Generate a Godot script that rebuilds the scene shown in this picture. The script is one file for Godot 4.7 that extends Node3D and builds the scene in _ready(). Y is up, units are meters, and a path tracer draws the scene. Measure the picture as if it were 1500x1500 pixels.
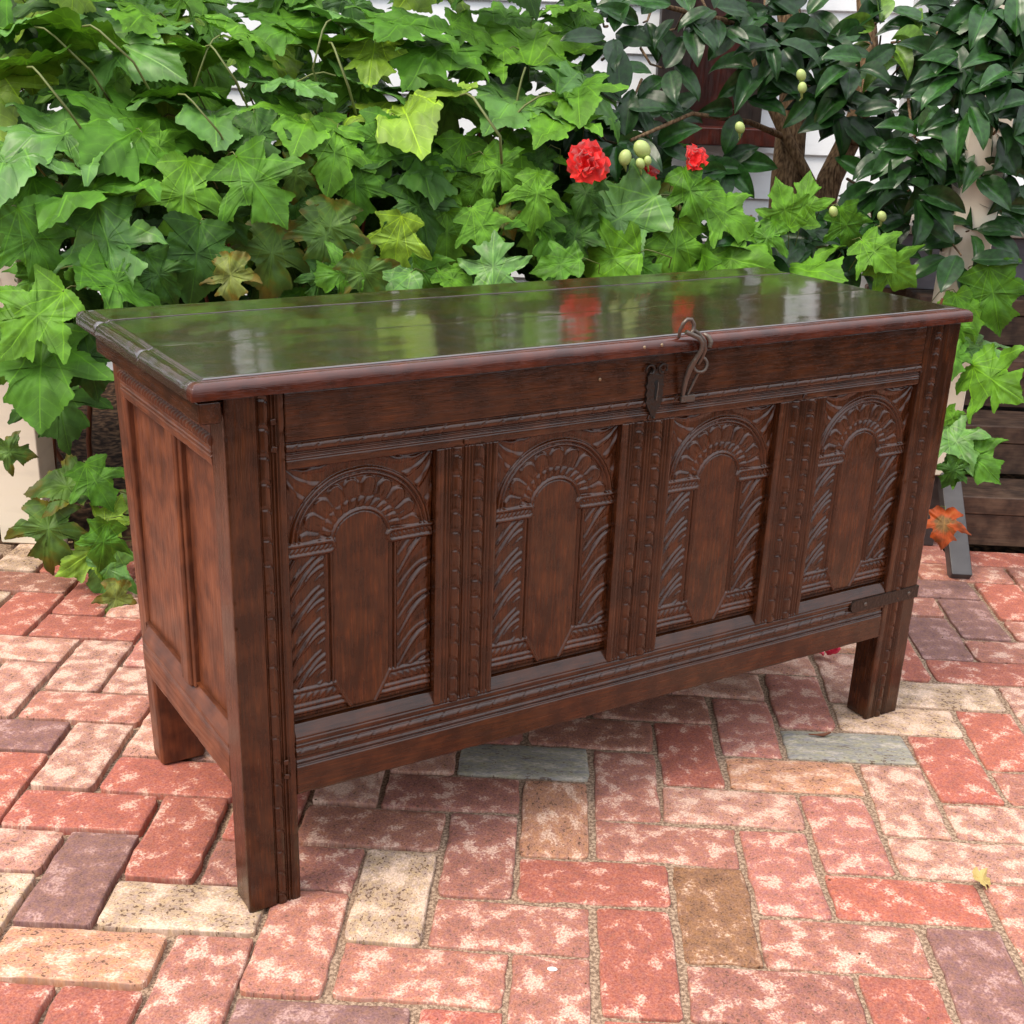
extends Node3D

# ---------------------------------------------------------------- mesh building
class MB:
	var v := PackedVector3Array()
	var n := PackedVector3Array()
	var uv := PackedVector2Array()
	var c := PackedColorArray()
	var idx := PackedInt32Array()
	var tint := Color.WHITE

	func put(p: Vector3, nn: Vector3, t := Vector2.ZERO) -> int:
		v.append(p); n.append(nn); uv.append(t); c.append(tint)
		return v.size() - 1

	func tri(a: int, b: int, d: int) -> void:
		if (v[d] - v[a]).cross(v[b] - v[a]).dot(n[a] + n[b] + n[d]) >= 0.0:
			idx.append(a); idx.append(b); idx.append(d)
		else:
			idx.append(a); idx.append(d); idx.append(b)

	func quad(a: int, b: int, d: int, e: int) -> void:
		tri(a, b, d); tri(a, d, e)

	# ny rows of nx points; seen from the front, x goes right and rows go up
	func grid(pts: PackedVector3Array, nx: int, ny: int, uvs := PackedVector2Array()) -> void:
		var base := v.size()
		var nn := PackedVector3Array()
		nn.resize(pts.size())
		for j in ny - 1:
			for i in nx - 1:
				var a := j * nx + i
				var b := a + nx
				var k := (pts[b + 1] - pts[a]).cross(pts[b] - pts[a + 1])
				nn[a] += k; nn[a + 1] += k; nn[b] += k; nn[b + 1] += k
				idx.append(base + a); idx.append(base + b); idx.append(base + b + 1)
				idx.append(base + a); idx.append(base + b + 1); idx.append(base + a + 1)
		for i in nn.size():
			nn[i] = nn[i].normalized()
		v.append_array(pts); n.append_array(nn)
		if uvs.size() == pts.size():
			uv.append_array(uvs)
		else:
			uv.resize(v.size())
		var col := PackedColorArray()
		col.resize(pts.size()); col.fill(tint)
		c.append_array(col)

	func box(at: Vector3, size: Vector3, bev := 0.002, turn := Basis.IDENTITY) -> void:
		var h := size * 0.5
		bev = minf(bev, minf(h.x, minf(h.y, h.z)) * 0.9)
		var base := v.size()
		for k in 8:
			var s := Vector3(1 if k & 1 else -1, 1 if k & 2 else -1, 1 if k & 4 else -1)
			for a in 3:
				var p := Vector3(s.x * (h.x - bev), s.y * (h.y - bev), s.z * (h.z - bev))
				p[a] = s[a] * h[a]
				var nn := Vector3.ZERO
				nn[a] = s[a]
				put(at + turn * p, turn * nn, Vector2(p.x + p.z, p.y))
		for a in 3:
			var p := 1 << ((a + 1) % 3)
			var q := 1 << ((a + 2) % 3)
			for s in 2:
				var k := s << a
				quad(base + k * 3 + a, base + (k | p) * 3 + a, base + (k | p | q) * 3 + a, base + (k | q) * 3 + a)
			var pa := (a + 1) % 3
			var qa := (a + 2) % 3
			for m in 4:
				var k: int = (p if m & 1 else 0) | (q if m & 2 else 0)
				var k2 := k | (1 << a)
				quad(base + k * 3 + pa, base + k * 3 + qa, base + k2 * 3 + qa, base + k2 * 3 + pa)
		for k in 8:
			tri(base + k * 3, base + k * 3 + 1, base + k * 3 + 2)

	func tube(path: Array, radii: Array, sides := 8, capped := true) -> void:
		var base := v.size()
		var ref := Vector3(0.31, 0.2, 0.93)
		var m := path.size()
		for i in m:
			var t: Vector3 = (path[mini(i + 1, m - 1)] - path[maxi(i - 1, 0)]).normalized()
			if absf(t.dot(ref)) > 0.95:
				ref = Vector3(0.9, 0.3, 0.1)
			var a := t.cross(ref).normalized()
			ref = a.cross(t).normalized()
			var b := t.cross(a)
			var r: float = radii[mini(i, radii.size() - 1)]
			for k in sides + 1:
				var w := TAU * k / sides
				var d := a * cos(w) + b * sin(w)
				put(path[i] + d * r, d, Vector2(float(k) / sides, float(i)))
		for i in m - 1:
			for k in sides:
				var a := base + i * (sides + 1) + k
				quad(a, a + 1, a + sides + 2, a + sides + 1)
		if capped:
			for e in [0, m - 1]:
				var t: Vector3 = (path[1] - path[0]).normalized() * -1.0 if e == 0 else (path[m - 1] - path[m - 2]).normalized()
				var k0 := put(path[e], t)
				var ring := []
				for k in sides:
					ring.append(put(v[base + e * (sides + 1) + k], t))
				for k in sides:
					tri(k0, ring[k], ring[(k + 1) % sides])

	func ball(at: Vector3, r: Vector3, rings := 8, sides := 10, turn := Basis.IDENTITY) -> void:
		var base := v.size()
		for j in rings + 1:
			var p := PI * j / rings
			for k in sides + 1:
				var w := TAU * k / sides
				var d := Vector3(sin(p) * cos(w), cos(p), sin(p) * sin(w))
				put(at + turn * (d * r), turn * (d / r).normalized())
		for j in rings:
			for k in sides:
				var a := base + j * (sides + 1) + k
				quad(a, a + 1, a + sides + 2, a + sides + 1)

	func add(o: MB, t: Transform3D) -> void:
		var base := v.size()
		v.append_array(t * o.v)
		var nb := t.basis.inverse().transposed()
		for k in o.n:
			n.append((nb * k).normalized())
		uv.append_array(o.uv)
		var col := PackedColorArray()
		col.resize(o.v.size()); col.fill(tint)
		c.append_array(col)
		for k in o.idx:
			idx.append(base + k)

	func done() -> ArrayMesh:
		var a := []
		a.resize(Mesh.ARRAY_MAX)
		a[Mesh.ARRAY_VERTEX] = v; a[Mesh.ARRAY_NORMAL] = n; a[Mesh.ARRAY_TEX_UV] = uv; a[Mesh.ARRAY_COLOR] = c; a[Mesh.ARRAY_INDEX] = idx
		var m := ArrayMesh.new()
		m.add_surface_from_arrays(Mesh.PRIMITIVE_TRIANGLES, a)
		return m

# ---------------------------------------------------------------- the plants' recorded leaves: tint, middle, tip direction, face direction, length
const HYDRANGEA_LEAVES := [
	["b", Vector3(-0.65, 1.00, -1.26), Vector3(-0.70, -0.15, 0.70), Vector3(0.18, 0.91, 0.38), 0.26],
	["m", Vector3(-0.52, 1.00, -1.32), Vector3(-0.24, -0.20, 0.95), Vector3(0.51, 0.81, 0.30), 0.29],
	["b", Vector3(-0.38, 1.04, -1.44), Vector3(0.33, 0.05, 0.94), Vector3(0.11, 0.99, -0.09), 0.31],
	["g", Vector3(-0.40, 0.88, -1.24), Vector3(-0.08, -0.91, 0.42), Vector3(0.07, 0.41, 0.91), 0.18],
	["m", Vector3(-0.25, 0.91, -1.25), Vector3(0.61, -0.73, 0.30), Vector3(-0.03, 0.36, 0.93), 0.17],
	["g", Vector3(-0.76, 1.12, -1.37), Vector3(-0.38, -0.01, -0.93), Vector3(-0.11, 0.99, 0.04), 0.29],
	["b", Vector3(-0.58, 1.17, -1.47), Vector3(0.79, -0.13, 0.60), Vector3(-0.26, 0.81, 0.52), 0.33],
	["b", Vector3(-0.53, 0.80, -1.12), Vector3(0.37, -0.71, 0.60), Vector3(0.04, 0.65, 0.75), 0.21],
	["m", Vector3(-0.66, 0.80, -1.07), Vector3(0.49, -0.86, 0.12), Vector3(0.54, 0.41, 0.74), 0.16],
	["d", Vector3(-0.36, 0.77, -1.18), Vector3(-0.04, -0.92, 0.39), Vector3(0.40, 0.34, 0.85), 0.16],
	["a", Vector3(-0.23, 0.76, -1.30), Vector3(-0.13, -0.92, 0.37), Vector3(0.09, 0.36, 0.93), 0.16],
	["g", Vector3(-0.64, 0.66, -1.00), Vector3(-0.66, -0.67, 0.34), Vector3(-0.02, 0.47, 0.88), 0.18],
	["m", Vector3(-0.50, 0.72, -1.07), Vector3(0.90, -0.36, -0.25), Vector3(0.44, 0.67, 0.60), 0.17],
	["m", Vector3(-0.66, 0.72, -1.11), Vector3(0.76, -0.65, -0.00), Vector3(0.34, 0.40, 0.85), 0.11],
	["m", Vector3(-0.58, 0.90, -1.20), Vector3(-0.22, -0.12, 0.97), Vector3(-0.14, 0.99, 0.09), 0.30],
	["l", Vector3(-0.16, 0.98, -1.43), Vector3(-0.11, -0.90, 0.43), Vector3(0.40, 0.36, 0.85), 0.14],
	["g", Vector3(-0.17, 1.03, -1.43), Vector3(0.05, -0.12, 0.99), Vector3(0.26, 0.96, 0.10), 0.24],
	["g", Vector3(-0.34, 1.22, -1.54), Vector3(0.25, 0.28, -0.93), Vector3(0.39, 0.85, 0.36), 0.23],
	["g", Vector3(-0.56, 1.23, -1.57), Vector3(0.04, -0.08, 1.00), Vector3(0.37, 0.93, 0.06), 0.27],
	["g", Vector3(-0.32, 1.15, -1.53), Vector3(0.96, -0.29, -0.02), Vector3(0.28, 0.87, 0.40), 0.15],
	["g", Vector3(-0.47, 0.97, -1.32), Vector3(0.77, -0.64, -0.08), Vector3(0.42, 0.40, 0.82), 0.11],
	["d", Vector3(-0.26, 1.00, -1.34), Vector3(0.25, -0.77, 0.58), Vector3(0.02, 0.60, 0.80), 0.14],
	["a", Vector3(-0.11, 0.80, -1.30), Vector3(-0.04, -0.92, 0.38), Vector3(0.47, 0.32, 0.82), 0.13],
	["l", Vector3(0.03, 1.06, -1.52), Vector3(0.20, -0.05, 0.98), Vector3(-0.31, 0.94, 0.11), 0.31],
	["b", Vector3(0.13, 1.08, -1.62), Vector3(-0.24, -0.08, -0.97), Vector3(0.42, 0.89, -0.18), 0.34],
	["g", Vector3(0.31, 1.21, -1.84), Vector3(0.12, 0.44, -0.89), Vector3(0.06, 0.89, 0.45), 0.34],
	["b", Vector3(0.27, 1.07, -1.65), Vector3(-0.23, -0.05, 0.97), Vector3(0.23, 0.97, 0.11), 0.34],
	["b", Vector3(0.44, 1.12, -1.70), Vector3(0.65, 0.18, -0.74), Vector3(0.43, 0.71, 0.56), 0.31],
	["g", Vector3(0.20, 1.16, -1.74), Vector3(-0.74, -0.44, 0.51), Vector3(-0.20, 0.87, 0.46), 0.17],
	["g", Vector3(0.16, 1.23, -1.77), Vector3(0.88, -0.11, -0.45), Vector3(0.36, 0.79, 0.50), 0.16],
	["g", Vector3(-0.10, 0.97, -1.38), Vector3(0.02, -0.79, 0.62), Vector3(0.43, 0.56, 0.70), 0.15],
	["g", Vector3(0.16, 0.94, -1.54), Vector3(-0.02, -0.85, 0.52), Vector3(0.28, 0.49, 0.82), 0.16],
	["g", Vector3(0.25, 0.94, -1.50), Vector3(0.80, -0.59, 0.05), Vector3(0.25, 0.41, 0.88), 0.11],
	["l", Vector3(0.04, 0.79, -1.35), Vector3(-0.17, -0.98, 0.10), Vector3(-0.08, 0.11, 0.99), 0.13],
	["g", Vector3(0.14, 0.80, -1.45), Vector3(0.04, -0.95, 0.31), Vector3(0.19, 0.31, 0.93), 0.12],
	["b", Vector3(0.25, 0.74, -1.37), Vector3(-0.05, 0.90, -0.43), Vector3(-0.08, 0.43, 0.90), 0.13],
	["g", Vector3(0.22, 0.82, -1.42), Vector3(0.54, -0.76, 0.37), Vector3(0.22, 0.54, 0.81), 0.11],
	["y", Vector3(0.27, 0.83, -1.48), Vector3(0.55, -0.82, 0.17), Vector3(0.21, 0.33, 0.92), 0.07],
	["a", Vector3(-0.10, 0.82, -1.30), Vector3(-0.13, -0.92, 0.36), Vector3(0.14, 0.34, 0.93), 0.13],
	["d", Vector3(0.08, 0.86, -1.39), Vector3(0.39, -0.89, 0.23), Vector3(0.36, 0.37, 0.85), 0.16],
	["a", Vector3(-0.02, 0.73, -1.26), Vector3(0.51, -0.86, -0.01), Vector3(0.17, 0.08, 0.98), 0.11],
	["b", Vector3(0.03, 0.71, -1.32), Vector3(-0.79, -0.25, 0.56), Vector3(0.26, 0.68, 0.68), 0.13],
	["l", Vector3(-0.05, 1.18, -1.62), Vector3(0.02, -0.53, 0.85), Vector3(0.14, 0.84, 0.53), 0.21],
	["m", Vector3(0.09, 1.18, -1.67), Vector3(-0.31, -0.16, 0.94), Vector3(0.19, 0.96, 0.22), 0.29],
	["b", Vector3(-0.06, 1.11, -1.63), Vector3(0.71, -0.11, -0.70), Vector3(0.32, 0.93, 0.17), 0.25],
	["g", Vector3(0.34, 0.89, -1.48), Vector3(0.05, -0.79, 0.61), Vector3(0.23, 0.60, 0.77), 0.12],
	["d", Vector3(0.07, 0.95, -1.48), Vector3(0.35, -0.34, 0.87), Vector3(0.23, 0.93, 0.28), 0.26],
	["b", Vector3(0.53, 0.83, -1.58), Vector3(-0.84, -0.49, 0.22), Vector3(0.02, 0.39, 0.92), 0.24],
	["g", Vector3(0.67, 0.77, -1.58), Vector3(-0.03, -0.94, 0.33), Vector3(0.09, 0.33, 0.94), 0.15],
	["m", Vector3(0.69, 0.90, -1.58), Vector3(0.31, -0.89, 0.33), Vector3(-0.29, 0.24, 0.93), 0.12],
	["g", Vector3(0.78, 0.85, -1.61), Vector3(0.86, -0.41, 0.31), Vector3(0.04, 0.65, 0.76), 0.15],
	["g", Vector3(0.52, 0.75, -1.51), Vector3(-0.92, -0.24, -0.31), Vector3(-0.36, 0.24, 0.90), 0.16],
	["g", Vector3(0.80, 0.75, -1.58), Vector3(0.81, 0.03, 0.59), Vector3(-0.53, 0.48, 0.70), 0.16],
	["g", Vector3(0.97, 0.87, -1.66), Vector3(0.10, 0.97, -0.23), Vector3(-0.23, 0.25, 0.94), 0.12],
	["g", Vector3(0.92, 0.86, -1.62), Vector3(-0.30, 0.95, 0.08), Vector3(0.15, -0.04, 0.99), 0.11],
	["g", Vector3(1.18, 0.74, -1.59), Vector3(0.79, -0.57, 0.24), Vector3(-0.25, 0.07, 0.97), 0.11],
	["g", Vector3(0.98, 0.73, -1.59), Vector3(0.63, 0.07, 0.77), Vector3(-0.48, 0.82, 0.32), 0.17],
	["m", Vector3(1.43, 0.69, -1.61), Vector3(0.24, -0.92, 0.31), Vector3(-0.31, 0.23, 0.92), 0.15],
	["a", Vector3(-0.70, 0.24, -1.20), Vector3(-0.99, 0.07, 0.08), Vector3(0.10, 0.90, 0.43), 0.15],
	["a", Vector3(-0.72, 0.16, -1.12), Vector3(0.01, -0.88, 0.48), Vector3(0.13, 0.48, 0.87), 0.14],
	["l", Vector3(-0.64, 0.09, -1.16), Vector3(-0.55, -0.22, 0.81), Vector3(0.55, 0.64, 0.54), 0.14],
	["b", Vector3(-0.60, 0.06, -1.14), Vector3(-0.33, -0.91, 0.25), Vector3(-0.02, 0.27, 0.96), 0.14],
	["l", Vector3(-0.59, 0.18, -1.16), Vector3(0.25, 0.84, -0.49), Vector3(0.05, 0.49, 0.87), 0.09],
	["y", Vector3(-0.56, 0.02, -1.07), Vector3(-0.03, -0.91, 0.40), Vector3(0.34, 0.37, 0.87), 0.09],
	["g", Vector3(-0.71, 0.62, -1.06), Vector3(-0.30, -0.71, 0.64), Vector3(0.18, 0.62, 0.77), 0.19],
	["m", Vector3(-0.65, 0.56, -1.01), Vector3(0.13, -0.70, 0.70), Vector3(0.14, 0.71, 0.69), 0.20],
	["d", Vector3(-0.71, 0.43, -1.23), Vector3(0.30, -0.77, 0.57), Vector3(0.20, 0.63, 0.75), 0.16],
	["a", Vector3(-0.81, 0.32, -1.17), Vector3(0.93, -0.23, -0.27), Vector3(0.34, 0.34, 0.88), 0.09],
	["m", Vector3(-0.62, 0.26, -1.17), Vector3(0.56, -0.73, 0.39), Vector3(0.14, 0.55, 0.82), 0.11],
	["m", Vector3(-0.58, 0.15, -1.08), Vector3(-0.16, -0.94, 0.29), Vector3(0.29, 0.24, 0.93), 0.11],
	["d", Vector3(-0.57, 0.57, -1.07), Vector3(0.21, -0.92, 0.34), Vector3(0.22, 0.39, 0.90), 0.14],
	["m", Vector3(-0.73, 0.86, -1.16), Vector3(-0.38, -0.62, 0.69), Vector3(0.15, 0.69, 0.70), 0.17],
	["b", Vector3(-0.74, 0.95, -1.17), Vector3(0.21, -0.00, 0.98), Vector3(0.16, 0.99, -0.03), 0.28],
	["m", Vector3(-0.47, 1.08, -1.43), Vector3(-0.44, 0.03, -0.90), Vector3(-0.08, 0.99, 0.08), 0.25],
	["b", Vector3(-0.21, 1.10, -1.49), Vector3(0.81, -0.08, 0.58), Vector3(0.05, 1.00, 0.06), 0.24],
	["g", Vector3(-0.16, 1.19, -1.65), Vector3(-0.19, 0.01, -0.98), Vector3(0.14, 0.99, -0.02), 0.29],
	["b", Vector3(-0.13, 1.25, -1.68), Vector3(0.10, 0.13, -0.99), Vector3(0.24, 0.96, 0.15), 0.26],
	["m", Vector3(0.03, 1.24, -1.67), Vector3(-0.38, -0.12, 0.92), Vector3(0.22, 0.95, 0.22), 0.26],
	["m", Vector3(-0.25, 1.22, -1.64), Vector3(-0.57, -0.28, 0.77), Vector3(0.12, 0.90, 0.41), 0.23],
	["g", Vector3(-0.41, 1.17, -1.50), Vector3(-0.31, -0.02, -0.95), Vector3(-0.02, 1.00, -0.02), 0.25],
	["m", Vector3(-0.01, 0.99, -1.44), Vector3(-0.24, -0.80, 0.55), Vector3(0.34, 0.46, 0.82), 0.16],
	["m", Vector3(-0.06, 0.90, -1.40), Vector3(0.01, -0.99, 0.14), Vector3(0.09, 0.14, 0.99), 0.14],
	["d", Vector3(-0.18, 0.86, -1.36), Vector3(-0.15, -0.94, 0.30), Vector3(-0.06, 0.31, 0.95), 0.12],
	["a", Vector3(-0.18, 0.92, -1.34), Vector3(-0.20, -0.98, 0.08), Vector3(0.07, 0.07, 0.99), 0.10],
	["g", Vector3(0.11, 0.89, -1.47), Vector3(-0.16, -0.98, 0.08), Vector3(-0.18, 0.11, 0.98), 0.12],
	["g", Vector3(0.20, 0.89, -1.50), Vector3(-0.48, -0.86, 0.16), Vector3(0.17, 0.09, 0.98), 0.11],
	["g", Vector3(0.29, 0.99, -1.62), Vector3(0.27, -0.31, 0.91), Vector3(0.39, 0.90, 0.19), 0.20],
	["m", Vector3(0.33, 0.82, -1.51), Vector3(0.05, -0.94, 0.34), Vector3(-0.13, 0.33, 0.94), 0.11],
	["d", Vector3(0.34, 0.95, -1.57), Vector3(-0.48, -0.87, 0.01), Vector3(-0.19, 0.12, 0.98), 0.09],
	["g", Vector3(0.38, 1.04, -1.60), Vector3(-0.40, -0.12, 0.91), Vector3(0.11, 0.98, 0.18), 0.21],
	["d", Vector3(-0.32, 0.83, -1.27), Vector3(0.52, -0.85, 0.12), Vector3(-0.10, 0.08, 0.99), 0.10],
	["y", Vector3(-0.29, 0.73, -1.17), Vector3(0.05, -0.93, 0.37), Vector3(-0.07, 0.37, 0.93), 0.10],
	["m", Vector3(0.09, 0.72, -1.39), Vector3(0.54, -0.74, 0.41), Vector3(-0.18, 0.37, 0.91), 0.11],
	["g", Vector3(0.16, 0.71, -1.38), Vector3(0.94, -0.26, 0.20), Vector3(0.06, 0.73, 0.68), 0.09],
	["m", Vector3(-0.07, 0.73, -1.25), Vector3(-0.93, -0.16, 0.33), Vector3(0.29, 0.24, 0.93), 0.10],
	["d", Vector3(-0.12, 0.71, -1.27), Vector3(-0.11, -0.90, 0.43), Vector3(0.39, 0.36, 0.85), 0.09],
	["d", Vector3(-0.43, 0.73, -1.13), Vector3(0.51, -0.85, 0.12), Vector3(0.27, 0.29, 0.92), 0.11],
	["g", Vector3(-0.66, 1.20, -1.40), Vector3(-0.49, -0.02, -0.87), Vector3(0.23, 0.96, -0.15), 0.27],
	["b", Vector3(-0.79, 1.21, -1.43), Vector3(-0.61, 0.11, -0.79), Vector3(-0.07, 0.98, 0.19), 0.27],
	["m", Vector3(1.07, 0.83, -1.63), Vector3(0.46, -0.89, -0.01), Vector3(0.02, -0.00, 1.00), 0.11],
	["g", Vector3(1.13, 0.78, -1.58), Vector3(0.65, -0.48, 0.59), Vector3(-0.35, 0.51, 0.79), 0.10],
	["m", Vector3(0.88, 0.80, -1.59), Vector3(-0.46, -0.82, 0.35), Vector3(-0.31, 0.52, 0.80), 0.10],
	["d", Vector3(0.43, 0.79, -1.53), Vector3(-0.12, -0.89, 0.43), Vector3(-0.27, 0.45, 0.85), 0.11],
	["m", Vector3(0.40, 0.74, -1.44), Vector3(-0.98, -0.21, -0.02), Vector3(-0.12, 0.47, 0.87), 0.11],
	["d", Vector3(0.45, 0.89, -1.53), Vector3(-0.46, -0.83, 0.32), Vector3(-0.22, 0.46, 0.86), 0.09],
	["m", Vector3(0.59, 0.73, -1.56), Vector3(0.83, -0.37, 0.42), Vector3(-0.09, 0.65, 0.75), 0.10],
	["g", Vector3(0.74, 0.72, -1.58), Vector3(-0.89, -0.31, 0.33), Vector3(-0.02, 0.76, 0.64), 0.10]
]
const SPRIG_LEAVES := [
	["g", Vector3(1.42, 0.51, -1.50), Vector3(0.48, -0.28, 0.83), Vector3(-0.74, 0.39, 0.55), 0.16],
	["b", Vector3(1.42, 0.56, -1.61), Vector3(0.44, -0.06, 0.90), Vector3(-0.18, 0.97, 0.15), 0.16],
	["g", Vector3(1.37, 0.65, -1.60), Vector3(0.45, -0.72, 0.53), Vector3(0.04, 0.61, 0.79), 0.12],
	["m", Vector3(1.35, 0.61, -1.58), Vector3(-0.06, -0.98, 0.17), Vector3(-0.64, 0.17, 0.75), 0.09],
	["b", Vector3(1.36, 0.36, -1.47), Vector3(0.29, -0.53, 0.80), Vector3(-0.35, 0.71, 0.61), 0.14],
	["m", Vector3(1.40, 0.33, -1.45), Vector3(0.52, -0.35, 0.78), Vector3(-0.49, 0.62, 0.61), 0.13],
	["d", Vector3(1.35, 0.30, -1.43), Vector3(-0.36, -0.93, 0.03), Vector3(-0.24, 0.13, 0.96), 0.08],
	["m", Vector3(1.35, 0.55, -1.55), Vector3(-0.11, -0.81, 0.58), Vector3(0.06, 0.58, 0.81), 0.10],
	["g", Vector3(1.35, 0.41, -1.50), Vector3(0.57, -0.80, 0.20), Vector3(0.08, 0.29, 0.95), 0.07],
	["o", Vector3(1.34, 0.18, -1.39), Vector3(-0.12, -0.78, 0.62), Vector3(-0.19, 0.63, 0.75), 0.09]
]
const CAMELLIA_WHORLS := [
	["d", Vector3(0.92, 1.24, -1.92), 6],
	["d", Vector3(0.87, 1.16, -1.88), 6],
	["m", Vector3(0.99, 1.13, -1.88), 6],
	["d", Vector3(1.07, 1.08, -1.86), 5],
	["d", Vector3(0.83, 1.09, -1.85), 4],
	["m", Vector3(0.87, 1.29, -1.94), 6],
	["d", Vector3(1.02, 1.22, -1.91), 6],
	["d", Vector3(1.30, 1.28, -1.56), 6],
	["m", Vector3(1.35, 1.23, -1.54), 6],
	["d", Vector3(1.26, 1.22, -1.53), 6],
	["d", Vector3(1.33, 1.17, -1.51), 6],
	["d", Vector3(1.38, 1.13, -1.50), 5],
	["m", Vector3(1.25, 1.11, -1.49), 6],
	["m", Vector3(1.31, 1.31, -1.57), 6],
	["d", Vector3(1.34, 1.07, -1.48), 5],
	["d", Vector3(1.29, 1.20, -1.53), 6],
	["d", Vector3(1.36, 1.29, -1.57), 6],
	["d", Vector3(1.25, 1.16, -1.51), 6],
	["d", Vector3(0.97, 1.28, -1.92), 6],
	["d", Vector3(0.89, 1.23, -1.83), 6],
	["d", Vector3(1.05, 1.23, -1.91), 5],
	["d", Vector3(1.09, 1.18, -1.84), 5],
	["m", Vector3(1.06, 1.11, -1.91), 6],
	["l", Vector3(1.16, 1.25, -1.95), 4],
	["l", Vector3(1.23, 1.19, -1.98), 3],
	["d", Vector3(1.17, 1.30, -1.96), 4],
	["d", Vector3(1.30, 1.28, -2.12), 6],
	["d", Vector3(1.38, 1.30, -2.12), 6],
	["d", Vector3(1.30, 1.20, -1.88), 6],
	["d", Vector3(1.41, 1.25, -1.94), 6],
	["d", Vector3(1.50, 1.32, -2.12), 5],
	["d", Vector3(1.55, 1.21, -2.17), 5],
	["d", Vector3(1.44, 1.15, -2.04), 5],
	["m", Vector3(1.13, 1.06, -1.91), 6],
	["m", Vector3(1.24, 1.10, -2.12), 6],
	["m", Vector3(1.23, 1.02, -1.74), 7],
	["m", Vector3(1.31, 1.02, -1.79), 7],
	["m", Vector3(1.30, 0.95, -1.78), 6],
	["m", Vector3(1.20, 0.98, -1.78), 6],
	["d", Vector3(1.18, 0.91, -1.83), 6],
	["d", Vector3(1.22, 0.91, -1.69), 5],
	["d", Vector3(1.35, 0.91, -1.76), 6],
	["d", Vector3(1.39, 0.97, -1.73), 6],
	["d", Vector3(1.44, 1.03, -1.75), 5],
	["d", Vector3(1.46, 0.96, -1.72), 5],
	["d", Vector3(1.38, 0.82, -1.71), 5],
	["d", Vector3(1.35, 0.77, -1.64), 4],
	["d", Vector3(1.25, 0.82, -1.79), 5],
	["d", Vector3(1.16, 0.82, -1.73), 5],
	["d", Vector3(1.11, 0.81, -1.84), 6],
	["d", Vector3(1.16, 0.75, -1.78), 5],
	["d", Vector3(1.09, 0.74, -1.81), 5],
	["d", Vector3(0.99, 0.79, -1.68), 6],
	["d", Vector3(0.93, 0.78, -1.75), 5],
	["d", Vector3(0.89, 0.74, -1.66), 5],
	["m", Vector3(0.80, 0.94, -1.88), 6],
	["d", Vector3(0.64, 1.06, -1.94), 5],
	["d", Vector3(0.60, 1.00, -1.79), 6],
	["d", Vector3(0.54, 1.08, -1.76), 5],
	["d", Vector3(0.50, 1.22, -1.83), 4],
	["d", Vector3(0.47, 1.28, -1.98), 5],
	["d", Vector3(0.57, 1.26, -1.86), 4],
	["d", Vector3(0.66, 1.28, -1.80), 5],
	["d", Vector3(0.74, 1.28, -1.81), 5],
	["d", Vector3(0.84, 1.26, -1.98), 5],
	["d", Vector3(0.62, 1.16, -1.80), 4],
	["d", Vector3(0.52, 0.99, -1.71), 5],
	["d", Vector3(0.59, 0.87, -1.71), 4],
	["d", Vector3(0.40, 0.95, -1.75), 5],
	["d", Vector3(0.37, 0.88, -1.81), 4],
	["d", Vector3(0.45, 1.02, -1.91), 4],
	["d", Vector3(1.52, 1.11, -2.00), 4],
	["m", Vector3(1.47, 0.88, -1.80), 4],
	["d", Vector3(1.30, 1.15, -2.04), 5],
	["d", Vector3(1.08, 0.69, -1.94), 5],
	["d", Vector3(0.35, 0.99, -1.84), 4],
	["m", Vector3(0.73, 0.91, -1.85), 5]
]

# paving bricks that the photograph shows, by their place in the herringbone: r red, p pink worn, w worn pale, c cream, u purple, o orange, g grey, b ochre, d dark red
const BRICK_KINDS := "0,0:r -1,-1:p -2,-2:p 1,1:p -3,1:d -1,0:d -2,-1:c 0,1:o 1,2:p 2,3:r 2,2:w 3,3:o 3,0:p 2,-1:b 1,-2:r 0,-3:p 3,-1:p 4,0:r 2,-2:d 4,-3:r 5,-2:u 4,1:p 5,2:w 5,1:w 6,2:w 6,3:r 4,4:g 7,4:r 5,5:c 6,6:c 7,7:r 8,5:w 3,4:p 4,5:p 5,6:w -2,2:d -1,3:g 0,4:d -4,0:d -5,-1:c -6,-2:o -3,-2:p -4,-3:p -5,-4:r -6,-1:u -8,0:w -5,0:r -4,1:r -7,1:r -6,2:r -3,2:w -7,2:w -6,3:w -8,1:r -9,3:u -8,4:p -3,-3:u -9,4:w -8,5:w -7,5:w -9,7:r -10,7:r -9,8:r -10,10:r -10,6:w -8,8:w 7,8:u 6,7:r 8,9:u 8,8:p 7,11:u 9,10:r -7,-2:c 1,-3:r 6,-1:p 5,7:r"

const CAMERA_AT := Vector3(0.41061, 1.14810, 1.49864)
var rng := RandomNumberGenerator.new()
var noise := FastNoiseLite.new()
var used := {}
var M := {}

func rnd(a := 0.0, b := 1.0) -> float:
	return rng.randf_range(a, b)

func numbered(called: String) -> String:
	used[called] = used.get(called, -1) + 1
	return called if used[called] == 0 else "%s_%03d" % [called, used[called]]

func tag(o: Node, label: String, category: String, group := "") -> Node:
	o.set_meta("label", label)
	o.set_meta("category", category)
	if group:
		o.set_meta("group", group)
	return o

func thing(called: String, label: String, category: String, at := Vector3.ZERO, turn := 0.0, group := "") -> Node3D:
	var o := Node3D.new()
	o.name = numbered(called)
	add_child(o)
	o.position = at
	o.rotation.y = turn
	tag(o, label, category, group)
	return o

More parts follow.
